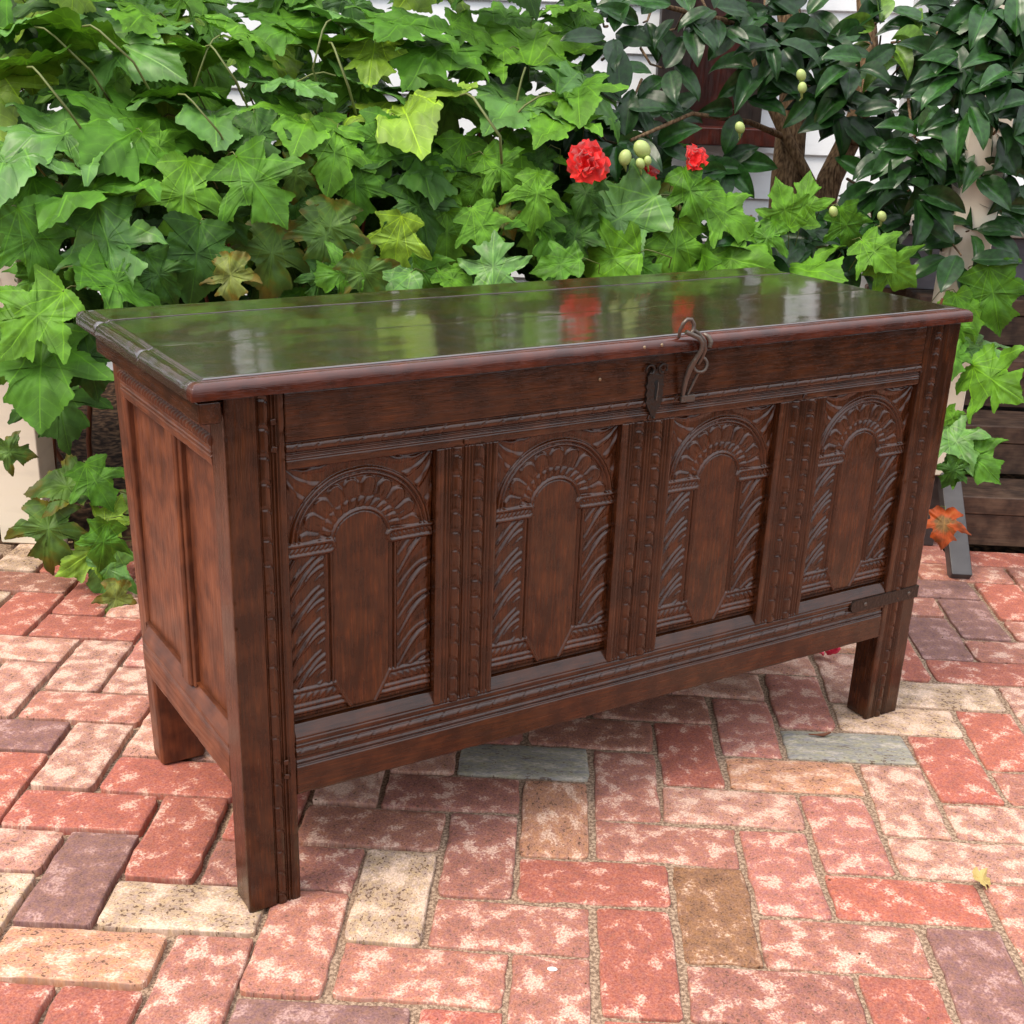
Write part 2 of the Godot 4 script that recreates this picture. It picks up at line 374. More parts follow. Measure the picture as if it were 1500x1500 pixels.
func obj(called: String, mesh: Mesh, m: Material, parent: Node = self, t := Transform3D.IDENTITY) -> MeshInstance3D:
	var o := MeshInstance3D.new()
	o.mesh = mesh
	o.material_override = m
	o.transform = t
	o.name = numbered(called) if parent == self else called
	if parent != self:
		var key := str(parent.get_instance_id()) + called
		used[key] = used.get(key, -1) + 1
		if used[key] > 0:
			o.name = "%s_%03d" % [called, used[key]]
	parent.add_child(o, true)
	return o

func structure(o: Node) -> Node:
	o.set_meta("kind", "structure")
	return o

func lin(r: float, g: float, b: float) -> Color:
	return Color(r, g, b).linear_to_srgb()

# ---------------------------------------------------------------- textures
func noise_tex(size: int, freq: float, kind: int, octaves: int, colors: Array, stops: Array, s := 1) -> NoiseTexture2D:
	var f := FastNoiseLite.new()
	f.seed = s
	f.noise_type = kind
	f.frequency = freq
	f.fractal_octaves = octaves
	f.fractal_type = FastNoiseLite.FRACTAL_FBM
	var g := Gradient.new()
	g.offsets = PackedFloat32Array(stops)
	g.colors = PackedColorArray(colors)
	var t := NoiseTexture2D.new()
	t.width = size
	t.height = size
	t.seamless = true
	t.noise = f
	t.color_ramp = g
	return t

func grey(x: float) -> Color:
	return Color(x, x, x)

func wood(dark: Color, mid: Color, light: Color, axis: int, rough: Array, spec: float, s: int, grain := 1.0) -> StandardMaterial3D:
	var m := StandardMaterial3D.new()
	m.albedo_texture = noise_tex(512, 0.02, FastNoiseLite.TYPE_SIMPLEX_SMOOTH, 6, [dark.lerp(mid, 0.82), mid, mid.lerp(light, 0.15), mid.lerp(light, 0.45)], [0.2, 0.42, 0.62, 0.85], s)
	m.uv1_triplanar = true
	var sc := Vector3.ONE * 17.0 * grain
	sc[axis] = 1.3 * grain
	m.uv1_scale = sc
	m.uv1_offset = Vector3(0.13, 0.37, 0.71) * s
	m.roughness = 1.0
	m.roughness_texture = noise_tex(256, 0.02, FastNoiseLite.TYPE_SIMPLEX_SMOOTH, 4, [grey(rough[0]), grey(rough[1])], [0.3, 0.75], s + 7)
	m.metallic_specular = spec
	m.heightmap_enabled = true
	m.heightmap_texture = noise_tex(512, 0.05, FastNoiseLite.TYPE_SIMPLEX_SMOOTH, 4, [grey(0.0), grey(0.6), grey(1.0)], [0.15, 0.5, 0.85], s + 3)
	m.heightmap_scale = 0.012
	m.detail_enabled = true
	m.detail_blend_mode = BaseMaterial3D.BLEND_MODE_MUL
	m.detail_albedo = blotch
	m.detail_uv_layer = BaseMaterial3D.DETAIL_UV_2
	m.uv2_triplanar = true
	m.uv2_scale = Vector3(1.5, 1.5, 1.5)
	return m

var blotch: NoiseTexture2D

func plain(col: Color, rough: float, spec := 0.5, metal := 0.0) -> StandardMaterial3D:
	var m := StandardMaterial3D.new()
	m.albedo_color = col
	m.roughness = rough
	m.metallic_specular = spec
	m.metallic = metal
	return m

func painted(col: Color, rough: float, s: int, vary := 0.12) -> StandardMaterial3D:
	var m := plain(Color.WHITE, rough)
	m.albedo_texture = noise_tex(256, 0.02, FastNoiseLite.TYPE_SIMPLEX_SMOOTH, 5, [col.darkened(vary), col, col.lightened(vary * 0.5)], [0.25, 0.5, 0.8], s)
	m.uv1_triplanar = true
	m.uv1_scale = Vector3(1.2, 3.5, 1.2)
	return m

func smooth(a: float, b: float, x: float) -> float:
	var t := clampf((x - a) / (b - a), 0.0, 1.0)
	return t * t * (3.0 - 2.0 * t)

# one brick's face: base tone, pale bloom worn over it in patches, ring marks, scratches, a rubbed rim, dark pits
func brick_texture(base: Color, worn: Color, amount: float, pits: float, s: int, streak := 0.0) -> ImageTexture:
	var w := 384
	var h := 192
	var r := RandomNumberGenerator.new()
	r.seed = s
	var big := FastNoiseLite.new()
	big.seed = s; big.frequency = 0.012; big.fractal_octaves = 3
	var fine := FastNoiseLite.new()
	fine.seed = s + 50; fine.frequency = 0.075; fine.fractal_octaves = 5; fine.fractal_gain = 0.62
	var grit := FastNoiseLite.new()
	grit.seed = s + 20; grit.frequency = 0.13; grit.fractal_octaves = 3; grit.fractal_gain = 0.7
	var mark := PackedFloat32Array()
	mark.resize(w * h)
	for n in r.randi_range(16, 34):
		var cx := r.randf_range(0, w)
		var cy := r.randf_range(0, h)
		var rad := r.randf_range(3.0, 11.0)
		var a0 := r.randf_range(0, TAU)
		var arc := r.randf_range(1.2, 6.3)
		var power := r.randf_range(0.25, 0.75) * (0.5 + amount)
		for k in int(arc * rad * 1.4):
			var a := a0 + k / (rad * 1.4)
			for q in 2:
				var x := int(cx + cos(a) * rad * 1.15) + q
				var y := int(cy + sin(a) * rad * 0.9)
				if x >= 0 and y >= 0 and x < w and y < h:
					mark[y * w + x] = maxf(mark[y * w + x], power)
	for n in r.randi_range(2, 6):
		var x := r.randf_range(0, w)
		var y := r.randf_range(0, h)
		var a := r.randf_range(-0.5, 0.5)
		for k in r.randi_range(30, 150):
			x += cos(a)
			y += sin(a)
			a += r.randf_range(-0.12, 0.12)
			if x >= 0 and y >= 0 and x < w and y < h:
				mark[int(y) * w + int(x)] = maxf(mark[int(y) * w + int(x)], 0.35)
	var dim := r.randf_range(0.92, 1.05)
	var shade := Color(dim, dim * r.randf_range(0.98, 1.02), dim * r.randf_range(0.98, 1.03))
	var rim_width := r.randf_range(5.0, 13.0)
	var data := PackedByteArray()
	data.resize(w * h * 3)
	var k := 0
	for y in h:
		for x in w:
			var xs := x * (1.0 - 0.75 * streak)
			var b := big.get_noise_2d(xs, y)
			var f := fine.get_noise_2d(xs, y)
			var g := grit.get_noise_2d(xs, y)
			var edge := float(mini(mini(x, w - 1 - x), mini(y, h - 1 - y)))
			var patch := smooth(0.30 - amount * 0.75, 0.85 - amount * 0.55, b * 1.05 + f * 0.35 + g * 0.16)
			var bloom := patch * (0.50 + 0.50 * smooth(-0.30, 0.30, g)) + 0.17 + amount * 0.22 + 0.20 * g + 0.14 * f
			bloom = maxf(bloom * 0.85, mark[y * w + x] * smooth(-0.5, 0.25, f + b))
			bloom = maxf(bloom, 0.55 * exp(-pow((edge - rim_width - 9.0 * f) / 2.6, 2.0)) * smooth(-0.2, 0.25, b + g * 0.3 + 0.05))
			bloom = maxf(bloom, 0.5 * smooth(7.0, 0.0, edge + 8.0 * f))
			var hue := clampf(0.5 + 0.9 * fine.get_noise_2d(y * 0.6 + 300.0, xs * 0.6), 0.0, 1.0)
			var c := Color(base.r * lerpf(0.90, 1.07, hue), base.g * lerpf(0.93, 1.08, hue), base.b * lerpf(1.04, 0.93, hue)) * shade * (1.0 + 0.12 * f + 0.10 * b + 0.12 * g)
			c = c.lerp(worn.lerp(base, 0.12) * (1.0 + 0.14 * f + 0.08 * g), clampf(bloom, 0.0, 0.9))
			var pit := smooth(0.40 - pits * 0.5, 0.52 - pits * 0.5, f - 0.35 * b + 0.18 * g) * minf(0.7, pits * 5.0)
			c = c.lerp(Color(0.25, 0.17, 0.13), pit)
			data[k] = clampi(int(c.r * 255.0), 0, 255)
			data[k + 1] = clampi(int(c.g * 255.0), 0, 255)
			data[k + 2] = clampi(int(c.b * 255.0), 0, 255)
			k += 3
	return ImageTexture.create_from_image(Image.create_from_data(w, h, false, Image.FORMAT_RGB8, data))

const VEIN_TIPS := [Vector2(0, 1.0), Vector2(0.58, 0.56), Vector2(-0.58, 0.56), Vector2(0.39, 0.09), Vector2(-0.39, 0.09), Vector2(0.29, 0.75), Vector2(-0.29, 0.75)]

func seg(p: Vector2, a: Vector2, b: Vector2) -> Vector2:   # distance to a segment, place along it
	var d := b - a
	var t := clampf((p - a).dot(d) / d.length_squared(), 0.0, 1.0)
	return Vector2((p - a - d * t).length(), t)

# oak-leaf lamina: pale veins that branch from the main ones and a fine net between them; an edge colour for leaves that turn
func leaf_texture(vein: float, edge_color: Color, edge: float, s: int) -> ImageTexture:
	var w := 288
	var f := FastNoiseLite.new()
	f.seed = s; f.frequency = 0.012; f.fractal_octaves = 4
	var net := FastNoiseLite.new()
	net.seed = s; net.noise_type = FastNoiseLite.TYPE_CELLULAR; net.frequency = 0.075
	net.cellular_return_type = FastNoiseLite.RETURN_DISTANCE2_SUB
	var data := PackedByteArray()
	data.resize(w * w * 3)
	var k := 0
	var root := Vector2(0, 0.05)
	for y in w:
		for x in w:
			var p := Vector2((x + 0.5) / w * 1.3 - 0.65, 1.08 - (y + 0.5) / w * 1.16)
			var line := 0.0
			var near := 9.0
			var place := 0.0
			for t: Vector2 in VEIN_TIPS:
				var d := seg(p, root, t)
				line = maxf(line, 1.0 - smooth(0.003, 0.012 - 0.006 * d.y, d.x))
				if d.x < near:
					near = d.x
					place = d.y * t.length()
			var side := fposmod(place * 8.5 - near * 6.5, 1.0)
			line = maxf(line, (1.0 - smooth(0.015, 0.055, minf(side, 1.0 - side))) * 0.5 * smooth(0.4, 0.0, near))
			var g := f.get_noise_2d(x, y)
			var cell := net.get_noise_2d(x, y)
			line = maxf(line, (1.0 - smooth(-0.98, -0.80, cell)) * 0.22)
			var c := Color(0.70, 0.74, 0.68) * (1.0 + 0.30 * g)
			c = c.lerp(Color(0.97, 1.0, 0.70), line * vein)
			if edge > 0.0:
				var away := (p - Vector2(0, 0.42)).length()
				c = c.lerp(edge_color * (1.0 + 0.6 * g), smooth(0.46 - 0.3 * edge, 0.64 - 0.25 * edge, away + g * 0.32) * (0.75 + 0.25 * cell))
			data[k] = clampi(int(c.r * 255.0), 0, 255)
			data[k + 1] = clampi(int(c.g * 255.0), 0, 255)
			data[k + 2] = clampi(int(c.b * 255.0), 0, 255)
			k += 3
	return ImageTexture.create_from_image(Image.create_from_data(w, w, false, Image.FORMAT_RGB8, data))

func camellia_texture() -> ImageTexture:
	var w := 96
	var h := 192
	var f := FastNoiseLite.new()
	f.seed = 5; f.frequency = 0.03; f.fractal_octaves = 3
	var im := Image.create_empty(w, h, false, Image.FORMAT_RGB8)
	for y in h:
		for x in w:
			var u := absf((x + 0.5) / w * 2.0 - 1.0)
			var t := (y + 0.5) / h
			var side := fposmod(t * 8.0 - u * 1.6, 1.0)
			var line := maxf(1.0 - smooth(0.02, 0.07, u), (1.0 - smooth(0.02, 0.10, minf(side, 1.0 - side))) * 0.28)
			var c := Color(0.66, 0.70, 0.66) * (1.0 + 0.25 * f.get_noise_2d(x, y))
			im.set_pixel(x, y, c.lerp(Color(0.95, 1.0, 0.75), line * 0.75))
	return ImageTexture.create_from_image(im)

func leaf_material(c: Color, t: Texture2D, rough: float, spec: float, through: float) -> StandardMaterial3D:
	var m := plain(c, rough, spec)
	m.albedo_texture = t
	m.texture_repeat = false
	m.backlight_enabled = true
	m.backlight = Color(through, through, through)
	m.cull_mode = BaseMaterial3D.CULL_DISABLED
	return m

# ---------------------------------------------------------------- start
func _ready() -> void:
	rng.seed = 4711
	noise.seed = 9
	noise.frequency = 1.0
	camera_and_light()
	materials()
	paving()
	house_and_steps()
	posts()
	hydrangea()
	camellia()
	chest()
	fallen_bits()

func camera_and_light() -> void:
	var cam := Camera3D.new()
	cam.name = "camera"
	add_child(cam)
	var right := Vector3(0.9980404, 0.03111232, -0.05428984)
	var up := Vector3(-0.04945004, 0.9238056, -0.37965499)
	cam.transform = Transform3D(Basis(right, up, right.cross(up)).orthonormalized(), CAMERA_AT)
	cam.projection = Camera3D.PROJECTION_FRUSTUM
	cam.near = 0.05
	cam.far = 200.0
	cam.size = 2.0 * cam.near * 750.0 / 1850.81
	cam.frustum_offset = Vector2(750.0 - 733.136, 863.78 - 750.0) / 1850.81 * cam.near
	cam.current = true

	var sky := ProceduralSkyMaterial.new()
	sky.sky_top_color = Color(0.95, 0.97, 1.0)
	sky.sky_horizon_color = Color(0.58, 0.60, 0.62)
	sky.sky_curve = 0.6
	sky.ground_horizon_color = Color(0.45, 0.42, 0.39)
	sky.ground_bottom_color = Color(0.35, 0.30, 0.26)
	sky.sky_energy_multiplier = 1.15
	var env := Environment.new()
	env.background_mode = Environment.BG_SKY
	env.sky = Sky.new()
	env.sky.sky_material = sky
	env.tonemap_mode = Environment.TONE_MAPPER_LINEAR
	env.tonemap_exposure = 2.1
	env.sdfgi_enabled = true
	env.ssao_enabled = true
	env.ssil_enabled = true
	var we := WorldEnvironment.new()
	we.name = "environment"
	we.environment = env
	add_child(we)

	var sun := DirectionalLight3D.new()
	sun.name = "sun"
	sun.light_energy = 0.6
	sun.light_color = Color(1.0, 0.96, 0.90)
	sun.light_angular_distance = 20.0
	sun.shadow_enabled = true
	add_child(sun)
	sun.look_at_from_position(Vector3(-2.4, 4.0, 1.5), Vector3.ZERO)

func materials() -> void:
	blotch = noise_tex(512, 0.02, FastNoiseLite.TYPE_SIMPLEX_SMOOTH, 6, [Color(0.70, 0.67, 0.65), Color(0.87, 0.83, 0.79), Color(1, 0.98, 0.93)], [0.24, 0.5, 0.78], 77)
	var dk := Color(0.13, 0.068, 0.034)
	var md := Color(0.25, 0.135, 0.072)
	var lt := Color(0.40, 0.205, 0.095)
	M.oak_up = wood(dk, md, lt, 1, [0.15, 0.28], 0.5, 11)
	M.oak_along = wood(dk, md, lt, 0, [0.15, 0.28], 0.5, 12)
	M.oak_deep = wood(dk, md, lt, 2, [0.15, 0.28], 0.5, 13)
	M.panel = wood(Color(0.12, 0.06, 0.032), Color(0.262, 0.138, 0.068), Color(0.46, 0.225, 0.09), 1, [0.16, 0.28], 0.5, 14)
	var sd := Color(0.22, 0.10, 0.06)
	var sm := Color(0.42, 0.235, 0.145)  # paler than the front oak, partly light on the end put into the colour
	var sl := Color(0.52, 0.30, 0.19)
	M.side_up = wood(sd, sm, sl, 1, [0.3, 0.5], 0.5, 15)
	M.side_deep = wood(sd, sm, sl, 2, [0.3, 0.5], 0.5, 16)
	M.lid = wood(Color(0.10, 0.05, 0.024), Color(0.20, 0.105, 0.05), Color(0.33, 0.175, 0.08), 0, [0.05, 0.12], 0.7, 17)
	M.nose = wood(Color(0.17, 0.065, 0.035), Color(0.32, 0.135, 0.075), Color(0.43, 0.20, 0.11), 0, [0.14, 0.26], 0.55, 18)
	M.lid.heightmap_scale = 0.02
	M.lid.clearcoat_enabled = true
	M.lid.clearcoat = 0.8
	M.lid.clearcoat_roughness = 0.08
	M.iron = plain(Color(0.36, 0.32, 0.29), 0.4, 0.5, 0.6)
	M.iron.heightmap_enabled = true
	M.iron.heightmap_texture = noise_tex(256, 0.03, FastNoiseLite.TYPE_SIMPLEX, 4, [grey(0), grey(1)], [0.2, 0.8], 31)
	M.iron.uv1_triplanar = true
	M.iron.uv1_scale = Vector3.ONE * 12.0
	M.iron.heightmap_scale = 0.05
	M.iron_dark = M.iron.duplicate()
	M.iron_dark.albedo_color = Color(0.15, 0.11, 0.085)
	M.iron_dark.metallic = 0.3
	M.hole = plain(Color(0.03, 0.025, 0.02), 0.9)
	M.brass = plain(Color(0.55, 0.46, 0.36), 0.35, 0.5, 0.6)

	M.sand = plain(Color.WHITE, 0.95, 0.3)
	M.sand.albedo_texture = noise_tex(512, 0.06, FastNoiseLite.TYPE_SIMPLEX, 5, [Color(0.44, 0.355, 0.295), Color(0.58, 0.48, 0.405), Color(0.70, 0.60, 0.51)], [0.2, 0.5, 0.8], 41)
	M.sand.uv1_triplanar = true
	M.sand.uv1_world_triplanar = true
	M.sand.uv1_scale = Vector3.ONE * 4.0
	M.sand.heightmap_enabled = true
	M.sand.heightmap_texture = noise_tex(512, 0.12, FastNoiseLite.TYPE_SIMPLEX, 4, [grey(0), grey(1)], [0.2, 0.8], 42)
	M.sand.heightmap_scale = 0.12
	M.soil = plain(Color.WHITE, 0.95, 0.2)
	M.soil.albedo_texture = noise_tex(256, 0.05, FastNoiseLite.TYPE_SIMPLEX, 5, [Color(0.11, 0.08, 0.06), Color(0.22, 0.16, 0.12), Color(0.34, 0.26, 0.19)], [0.25, 0.5, 0.8], 43)
	M.soil.uv1_triplanar = true
	M.soil.uv1_scale = Vector3.ONE * 2.0

	M.white_paint = painted(Color(0.93, 0.93, 0.94), 0.5, 51, 0.03)
	M.cream_paint = painted(Color(0.86, 0.82, 0.74), 0.5, 52, 0.03)
	M.steps = wood(Color(0.22, 0.16, 0.13), Color(0.36, 0.28, 0.235), Color(0.46, 0.37, 0.31), 0, [0.45, 0.7], 0.4, 53, 0.8)
	M.deck = wood(Color(0.42, 0.40, 0.38), Color(0.60, 0.58, 0.56), Color(0.74, 0.72, 0.70), 0, [0.6, 0.8], 0.3, 54, 0.8)
	M.grey_paint = painted(Color(0.30, 0.30, 0.33), 0.6, 55, 0.12)
	M.stringer = painted(Color(0.24, 0.22, 0.22), 0.45, 56, 0.15)
	M.jarrah = wood(Color(0.13, 0.04, 0.025), Color(0.27, 0.09, 0.05), Color(0.36, 0.13, 0.07), 1, [0.3, 0.5], 0.5, 57)
	M.jarrah_dark = wood(Color(0.08, 0.06, 0.055), Color(0.16, 0.125, 0.115), Color(0.24, 0.19, 0.17), 1, [0.4, 0.6], 0.4, 58)

	var veins := leaf_texture(0.62, Color.BLACK, 0.0, 61)
	var strong := leaf_texture(0.85, Color.BLACK, 0.0, 62)
	var turned := leaf_texture(0.4, Color(0.80, 0.44, 0.22), 0.42, 63)
	var tipped := leaf_texture(0.4, Color(0.55, 0.36, 0.14), 0.35, 64)
	var rusty := leaf_texture(0.6, Color(1.0, 0.42, 0.10), 1.2, 65)
	M.leaf = {
		"g": leaf_material(lin(0.20, 0.43, 0.035), veins, 0.55, 0.32, 0.55),
		"b": leaf_material(lin(0.19, 0.40, 0.085), veins, 0.45, 0.45, 0.5),  # blue-green: sky sheen on upturned leaves mixed into the colour
		"m": leaf_material(lin(0.135, 0.325, 0.028), veins, 0.55, 0.32, 0.5),
		"d": leaf_material(lin(0.06, 0.15, 0.02), veins, 0.55, 0.3, 0.4),  # dark green leaves; on inner ones this colour stands in for shade
		"l": leaf_material(lin(0.42, 0.62, 0.06), strong, 0.5, 0.4, 0.7),
		"y": leaf_material(lin(0.32, 0.34, 0.07), tipped, 0.55, 0.4, 0.6),
		"a": leaf_material(lin(0.15, 0.27, 0.04), turned, 0.55, 0.4, 0.55),
		"o": leaf_material(lin(0.34, 0.15, 0.045), rusty, 0.6, 0.4, 0.5),
	}
	var gloss := camellia_texture()
	M.dry = plain(lin(0.42, 0.30, 0.10), 0.7)
	M.camellia = {
		"d": leaf_material(lin(0.030, 0.088, 0.022), gloss, 0.33, 0.4, 0.15),
		"m": leaf_material(lin(0.050, 0.150, 0.030), gloss, 0.3, 0.42, 0.2),
		"l": leaf_material(lin(0.26, 0.46, 0.05), gloss, 0.4, 0.5, 0.5),
	}
	M.bark = plain(Color.WHITE, 0.85, 0.3)
	M.bark.albedo_texture = noise_tex(256, 0.04, FastNoiseLite.TYPE_SIMPLEX, 5, [Color(0.22, 0.16, 0.11), Color(0.40, 0.31, 0.22), Color(0.52, 0.43, 0.33)], [0.2, 0.5, 0.8], 71)
	M.bark.uv1_triplanar = true
	M.bark.uv1_scale = Vector3(9, 3, 9)
	M.bark.heightmap_enabled = true
	M.bark.heightmap_texture = M.bark.albedo_texture
	M.bark.heightmap_scale = 0.12
	M.cane = plain(Color(0.38, 0.20, 0.10), 0.7)
	M.petiole = plain(lin(0.12, 0.14, 0.035), 0.6)
	M.petal = plain(lin(0.80, 0.022, 0.022), 0.55, 0.35)
	M.petal.backlight_enabled = true
	M.petal.backlight = Color(0.5, 0.5, 0.5)
	M.petal_pink = plain(lin(0.62, 0.03, 0.08), 0.5, 0.4)
	M.bud = plain(lin(0.36, 0.44, 0.14), 0.45, 0.5)

# ---------------------------------------------------------------- ground and bricks
const PITCH_X := 0.12
const PITCH_Z := 0.11848
const PAVING_AT := Vector3(0.38051, 0.0, -0.07045)

func brick_mesh(s: int) -> ArrayMesh:
	var length := 0.2365
	var width := 0.1152
	var r := 0.008 + 0.016 * absf(noise.get_noise_1d(s * 3.1))
	var st := [-1.0, -0.975, -0.93, -0.82, -0.62, -0.4, -0.13, 0.13, 0.4, 0.62, 0.82, 0.93, 0.975, 1.0]
	var tt := [-1.0, -0.95, -0.86, -0.6, -0.2, 0.2, 0.6, 0.86, 0.95, 1.0]
	var nx := st.size() + 2
	var ny := tt.size() + 2
	var pts := PackedVector3Array()
	var uvs := PackedVector2Array()
	var tx := noise.get_noise_1d(s * 7.7) * 0.008
	var tz := noise.get_noise_1d(s * 5.3 + 40.0) * 0.012
	for j in ny:
		for i in nx:
			var sv: float = st[clampi(i - 1, 0, st.size() - 1)]
			var tv: float = -tt[clampi(j - 1, 0, tt.size() - 1)]
			var x := sv * length * 0.5
			var z := tv * width * 0.5
			var dx := absf(x) - (length * 0.5 - r)
			var dz := absf(z) - (width * 0.5 - r)
			if dx > 0.0 and dz > 0.0:
				var l := sqrt(dx * dx + dz * dz)
				if l > r:
					x -= signf(x) * dx * (1.0 - r / l)
					z -= signf(z) * dz * (1.0 - r / l)
			var near := minf(length * 0.5 - absf(sv * length * 0.5), width * 0.5 - absf(tv * width * 0.5))
			var rim := exp(-near / 0.006)
			var wob := noise.get_noise_3d(x * 16.0, z * 16.0, s * 9.0) + 0.5 * noise.get_noise_3d(x * 50.0, z * 50.0, s * 4.0)
			var chip := maxf(0.0, noise.get_noise_3d(x * 55.0 + 7.0, z * 55.0, s * 5.0) - 0.25)
			x -= signf(x) * rim * (0.002 + wob * 0.0045 + chip * 0.008) if absf(sv) > 0.9 else 0.0
			z -= signf(z) * rim * (0.002 + wob * 0.0045 + chip * 0.008) if absf(tv) > 0.8 else 0.0
			var y := -0.0045 * rim - chip * 0.008 * rim + 0.0016 * noise.get_noise_3d(x * 18.0, z * 18.0, s * 3.0) + x * tx + z * tz
			if i == 0 or j == 0 or i == nx - 1 or j == ny - 1:
				y = -0.05
				x *= 1.006
				z *= 1.01
			pts.append(Vector3(x, y, z))
			var inset := 0.45 if y < -0.04 else 0.49
			uvs.append(Vector2(sv * inset, tv * (inset - 0.04 if y < -0.04 else inset)) + Vector2(0.5, 0.5))
	var mb := MB.new()
	mb.grid(pts, nx, ny, uvs)
	return mb.done()

func paving() -> void:
	# the wide ground, the sand that the bricks lie in, the planting bed
	var far := MB.new()
	far.box(Vector3(0, -0.22, 0), Vector3(240, 0.3, 240), 0.01)
	structure(obj("ground", far.done(), M.soil))
	var sand := MB.new()
	var pts := PackedVector3Array()
	var nx := 150
	var ny := 100
	for j in ny:
		for i in nx:
			var x := -2.7 + 5.8 * i / (nx - 1)
			var z := 1.45 - 3.15 * j / (ny - 1)
			var fill := -0.0085 + 0.003 * noise.get_noise_2d(x * 9.0, z * 9.0) + 0.003 * noise.get_noise_2d(x * 2.2 + 9.0, z * 2.2)
			fill += lerpf(-0.0065, 0.0025, smooth(-0.25, 0.45, x))
			fill -= 0.004 * smooth(-0.9, -1.3, z)
			pts.append(Vector3(x, minf(fill, -0.0045), z))
	sand.grid(pts, nx, ny)
	structure(obj("sand_bed", sand.done(), M.sand))
	var bed := MB.new()
	pts = PackedVector3Array()
	for j in 30:
		for i in 60:
			var x := -4.0 + 5.2 * i / 59.0
			var z := -1.46 - 0.24 * smooth(0.3, 0.6, x) - (1.72 - 0.24 * smooth(0.3, 0.6, x)) * j / 29.0
			pts.append(Vector3(x, (0.035 + 0.03 * noise.get_noise_2d(x * 4.0, z * 4.0)) * smooth(0.0, 0.12, -1.46 - 0.24 * smooth(0.3, 0.6, x) - z) - 0.02, z))
	bed.grid(pts, 60, 30)
	structure(obj("garden_bed", bed.done(), M.soil))

	# crumbs of leaf and grit along the planting bed and in the joints
	var litter := MB.new()
	for k in 420:
		var close := k < 300
		var p := Vector3(rnd(-1.9, 1.3), 0.0, -1.44 + rnd(-0.05, 0.22) * rnd(0.3, 1.0)) if close else Vector3(rnd(-1.2, 1.7), -0.003, rnd(-1.3, 0.3))
		var sz := rnd(0.004, 0.016) if close else rnd(0.002, 0.005)
		litter.box(p + Vector3(0, 0.003, 0), Vector3(sz, sz * 0.25, sz * rnd(0.3, 0.7)), 0.001, Basis.from_euler(Vector3(rnd(-0.4, 0.4), rnd(0, 6.28), rnd(-0.4, 0.4))))
	obj("leaf_litter", litter.done(), M.bark).set_meta("kind", "stuff")

	var pave := Node3D.new()
	pave.name = "brick_paving"
	add_child(pave)
	structure(pave)
	var recipe := {
		"r": [Color(0.60, 0.30, 0.25), 0.22, 0.06, 0.0], "p": [Color(0.61, 0.35, 0.305), 0.42, 0.10, 0.0], "w": [Color(0.645, 0.425, 0.37), 0.60, 0.12, 0.0], "c": [Color(0.69, 0.56, 0.475), 0.48, 0.22, 0.3],
		"u": [Color(0.505, 0.345, 0.32), 0.26, 0.10, 0.0], "o": [Color(0.655, 0.435, 0.335), 0.40, 0.14, 0.4], "g": [Color(0.52, 0.485, 0.45), 0.28, 0.12, 0.8], "b": [Color(0.50, 0.335, 0.23), 0.08, 0.16, 0.0], "d": [Color(0.515, 0.30, 0.26), 0.32, 0.12, 0.0],
	}
	var skins := {}
	var s := 100
	for k in recipe:
		skins[k] = []
		var many := 4 if k in "rpw" else 2
		for i in many:
			s += 13
			var worn := Color(0.83, 0.72, 0.645) if k != "g" else Color(0.70, 0.65, 0.60)
			if k == "u":
				worn = Color(0.68, 0.55, 0.52)
			var t := brick_texture(recipe[k][0], worn, recipe[k][1], recipe[k][2], s, recipe[k][3])
			var m := plain(Color.WHITE, 0.82, 0.35)
			m.albedo_texture = t
			m.heightmap_enabled = true
			m.heightmap_texture = t
			m.heightmap_scale = 0.12
			skins[k].append(m)
	var shapes := []
	for i in 16:
		shapes.append(brick_mesh(i))
	var kinds := {}
	for e in BRICK_KINDS.split(" "):
		kinds[e.split(":")[0]] = e.split(":")[1]
	var spots := []
	for i in range(-30, 32):
		for j in range(-16, 14):
			var cls := posmod(i - j, 4)
			if cls != 0 and cls != 3:
				continue
			var lying := cls == 0
			var at := PAVING_AT + (Vector3((i + 1) * PITCH_X, 0, -(j + 0.5) * PITCH_Z) if lying else Vector3((i + 0.5) * PITCH_X, 0, -(j + 1) * PITCH_Z))
			var limit := -1.42 if at.x < 0.45 else -1.78
			if at.x < -2.5 or at.x > 2.9 or at.z > 1.3 or at.z < limit:
				continue
			spots.append([at, lying, "%d,%d" % [i, j], (at - CAMERA_AT).length() + 2.5 * maxf(0.0, absf(at.x - 0.4 + 0.02 * at.z) - 0.9) + maxf(0.0, at.z - 0.15) * 4.0])
	spots.sort_custom(func(a, b): return a[3] < b[3])
	var mass := MultiMesh.new()
	mass.transform_format = MultiMesh.TRANSFORM_3D
	mass.mesh = shapes[3]
	mass.instance_count = maxi(0, spots.size() - 290)
	var pool := "rrpppppwwwwduoopc"
	for k in spots.size():
		var p: Array = spots[k]
		var at: Vector3 = p[0]
		var hand: float = rnd(-0.022, 0.022)
		if not p[1]:
			hand += PI / 2
		if rnd() < 0.5:
			hand += PI
		at += Vector3(rnd(-0.0025, 0.0025), rnd(-0.0015, 0.0015), rnd(-0.002, 0.002))
		var t := Transform3D(Basis(Vector3.UP, hand).scaled_local(Vector3(rnd(0.978, 1.004), 1.0, rnd(0.968, 1.01))), at)
		var kind: String = kinds.get(p[2], pool[rng.randi() % pool.length()])
		if k < 290:
			obj("brick", shapes[k % 16], skins[kind][k % skins[kind].size()], pave, t)
		else:
			mass.set_instance_transform(k - 290, t)
	if mass.instance_count:
		var o := MultiMeshInstance3D.new()
		o.name = "outer_bricks"
		o.multimesh = mass
		o.material_override = skins["p"][0]
		pave.add_child(o)
		o.set_meta("kind", "stuff")

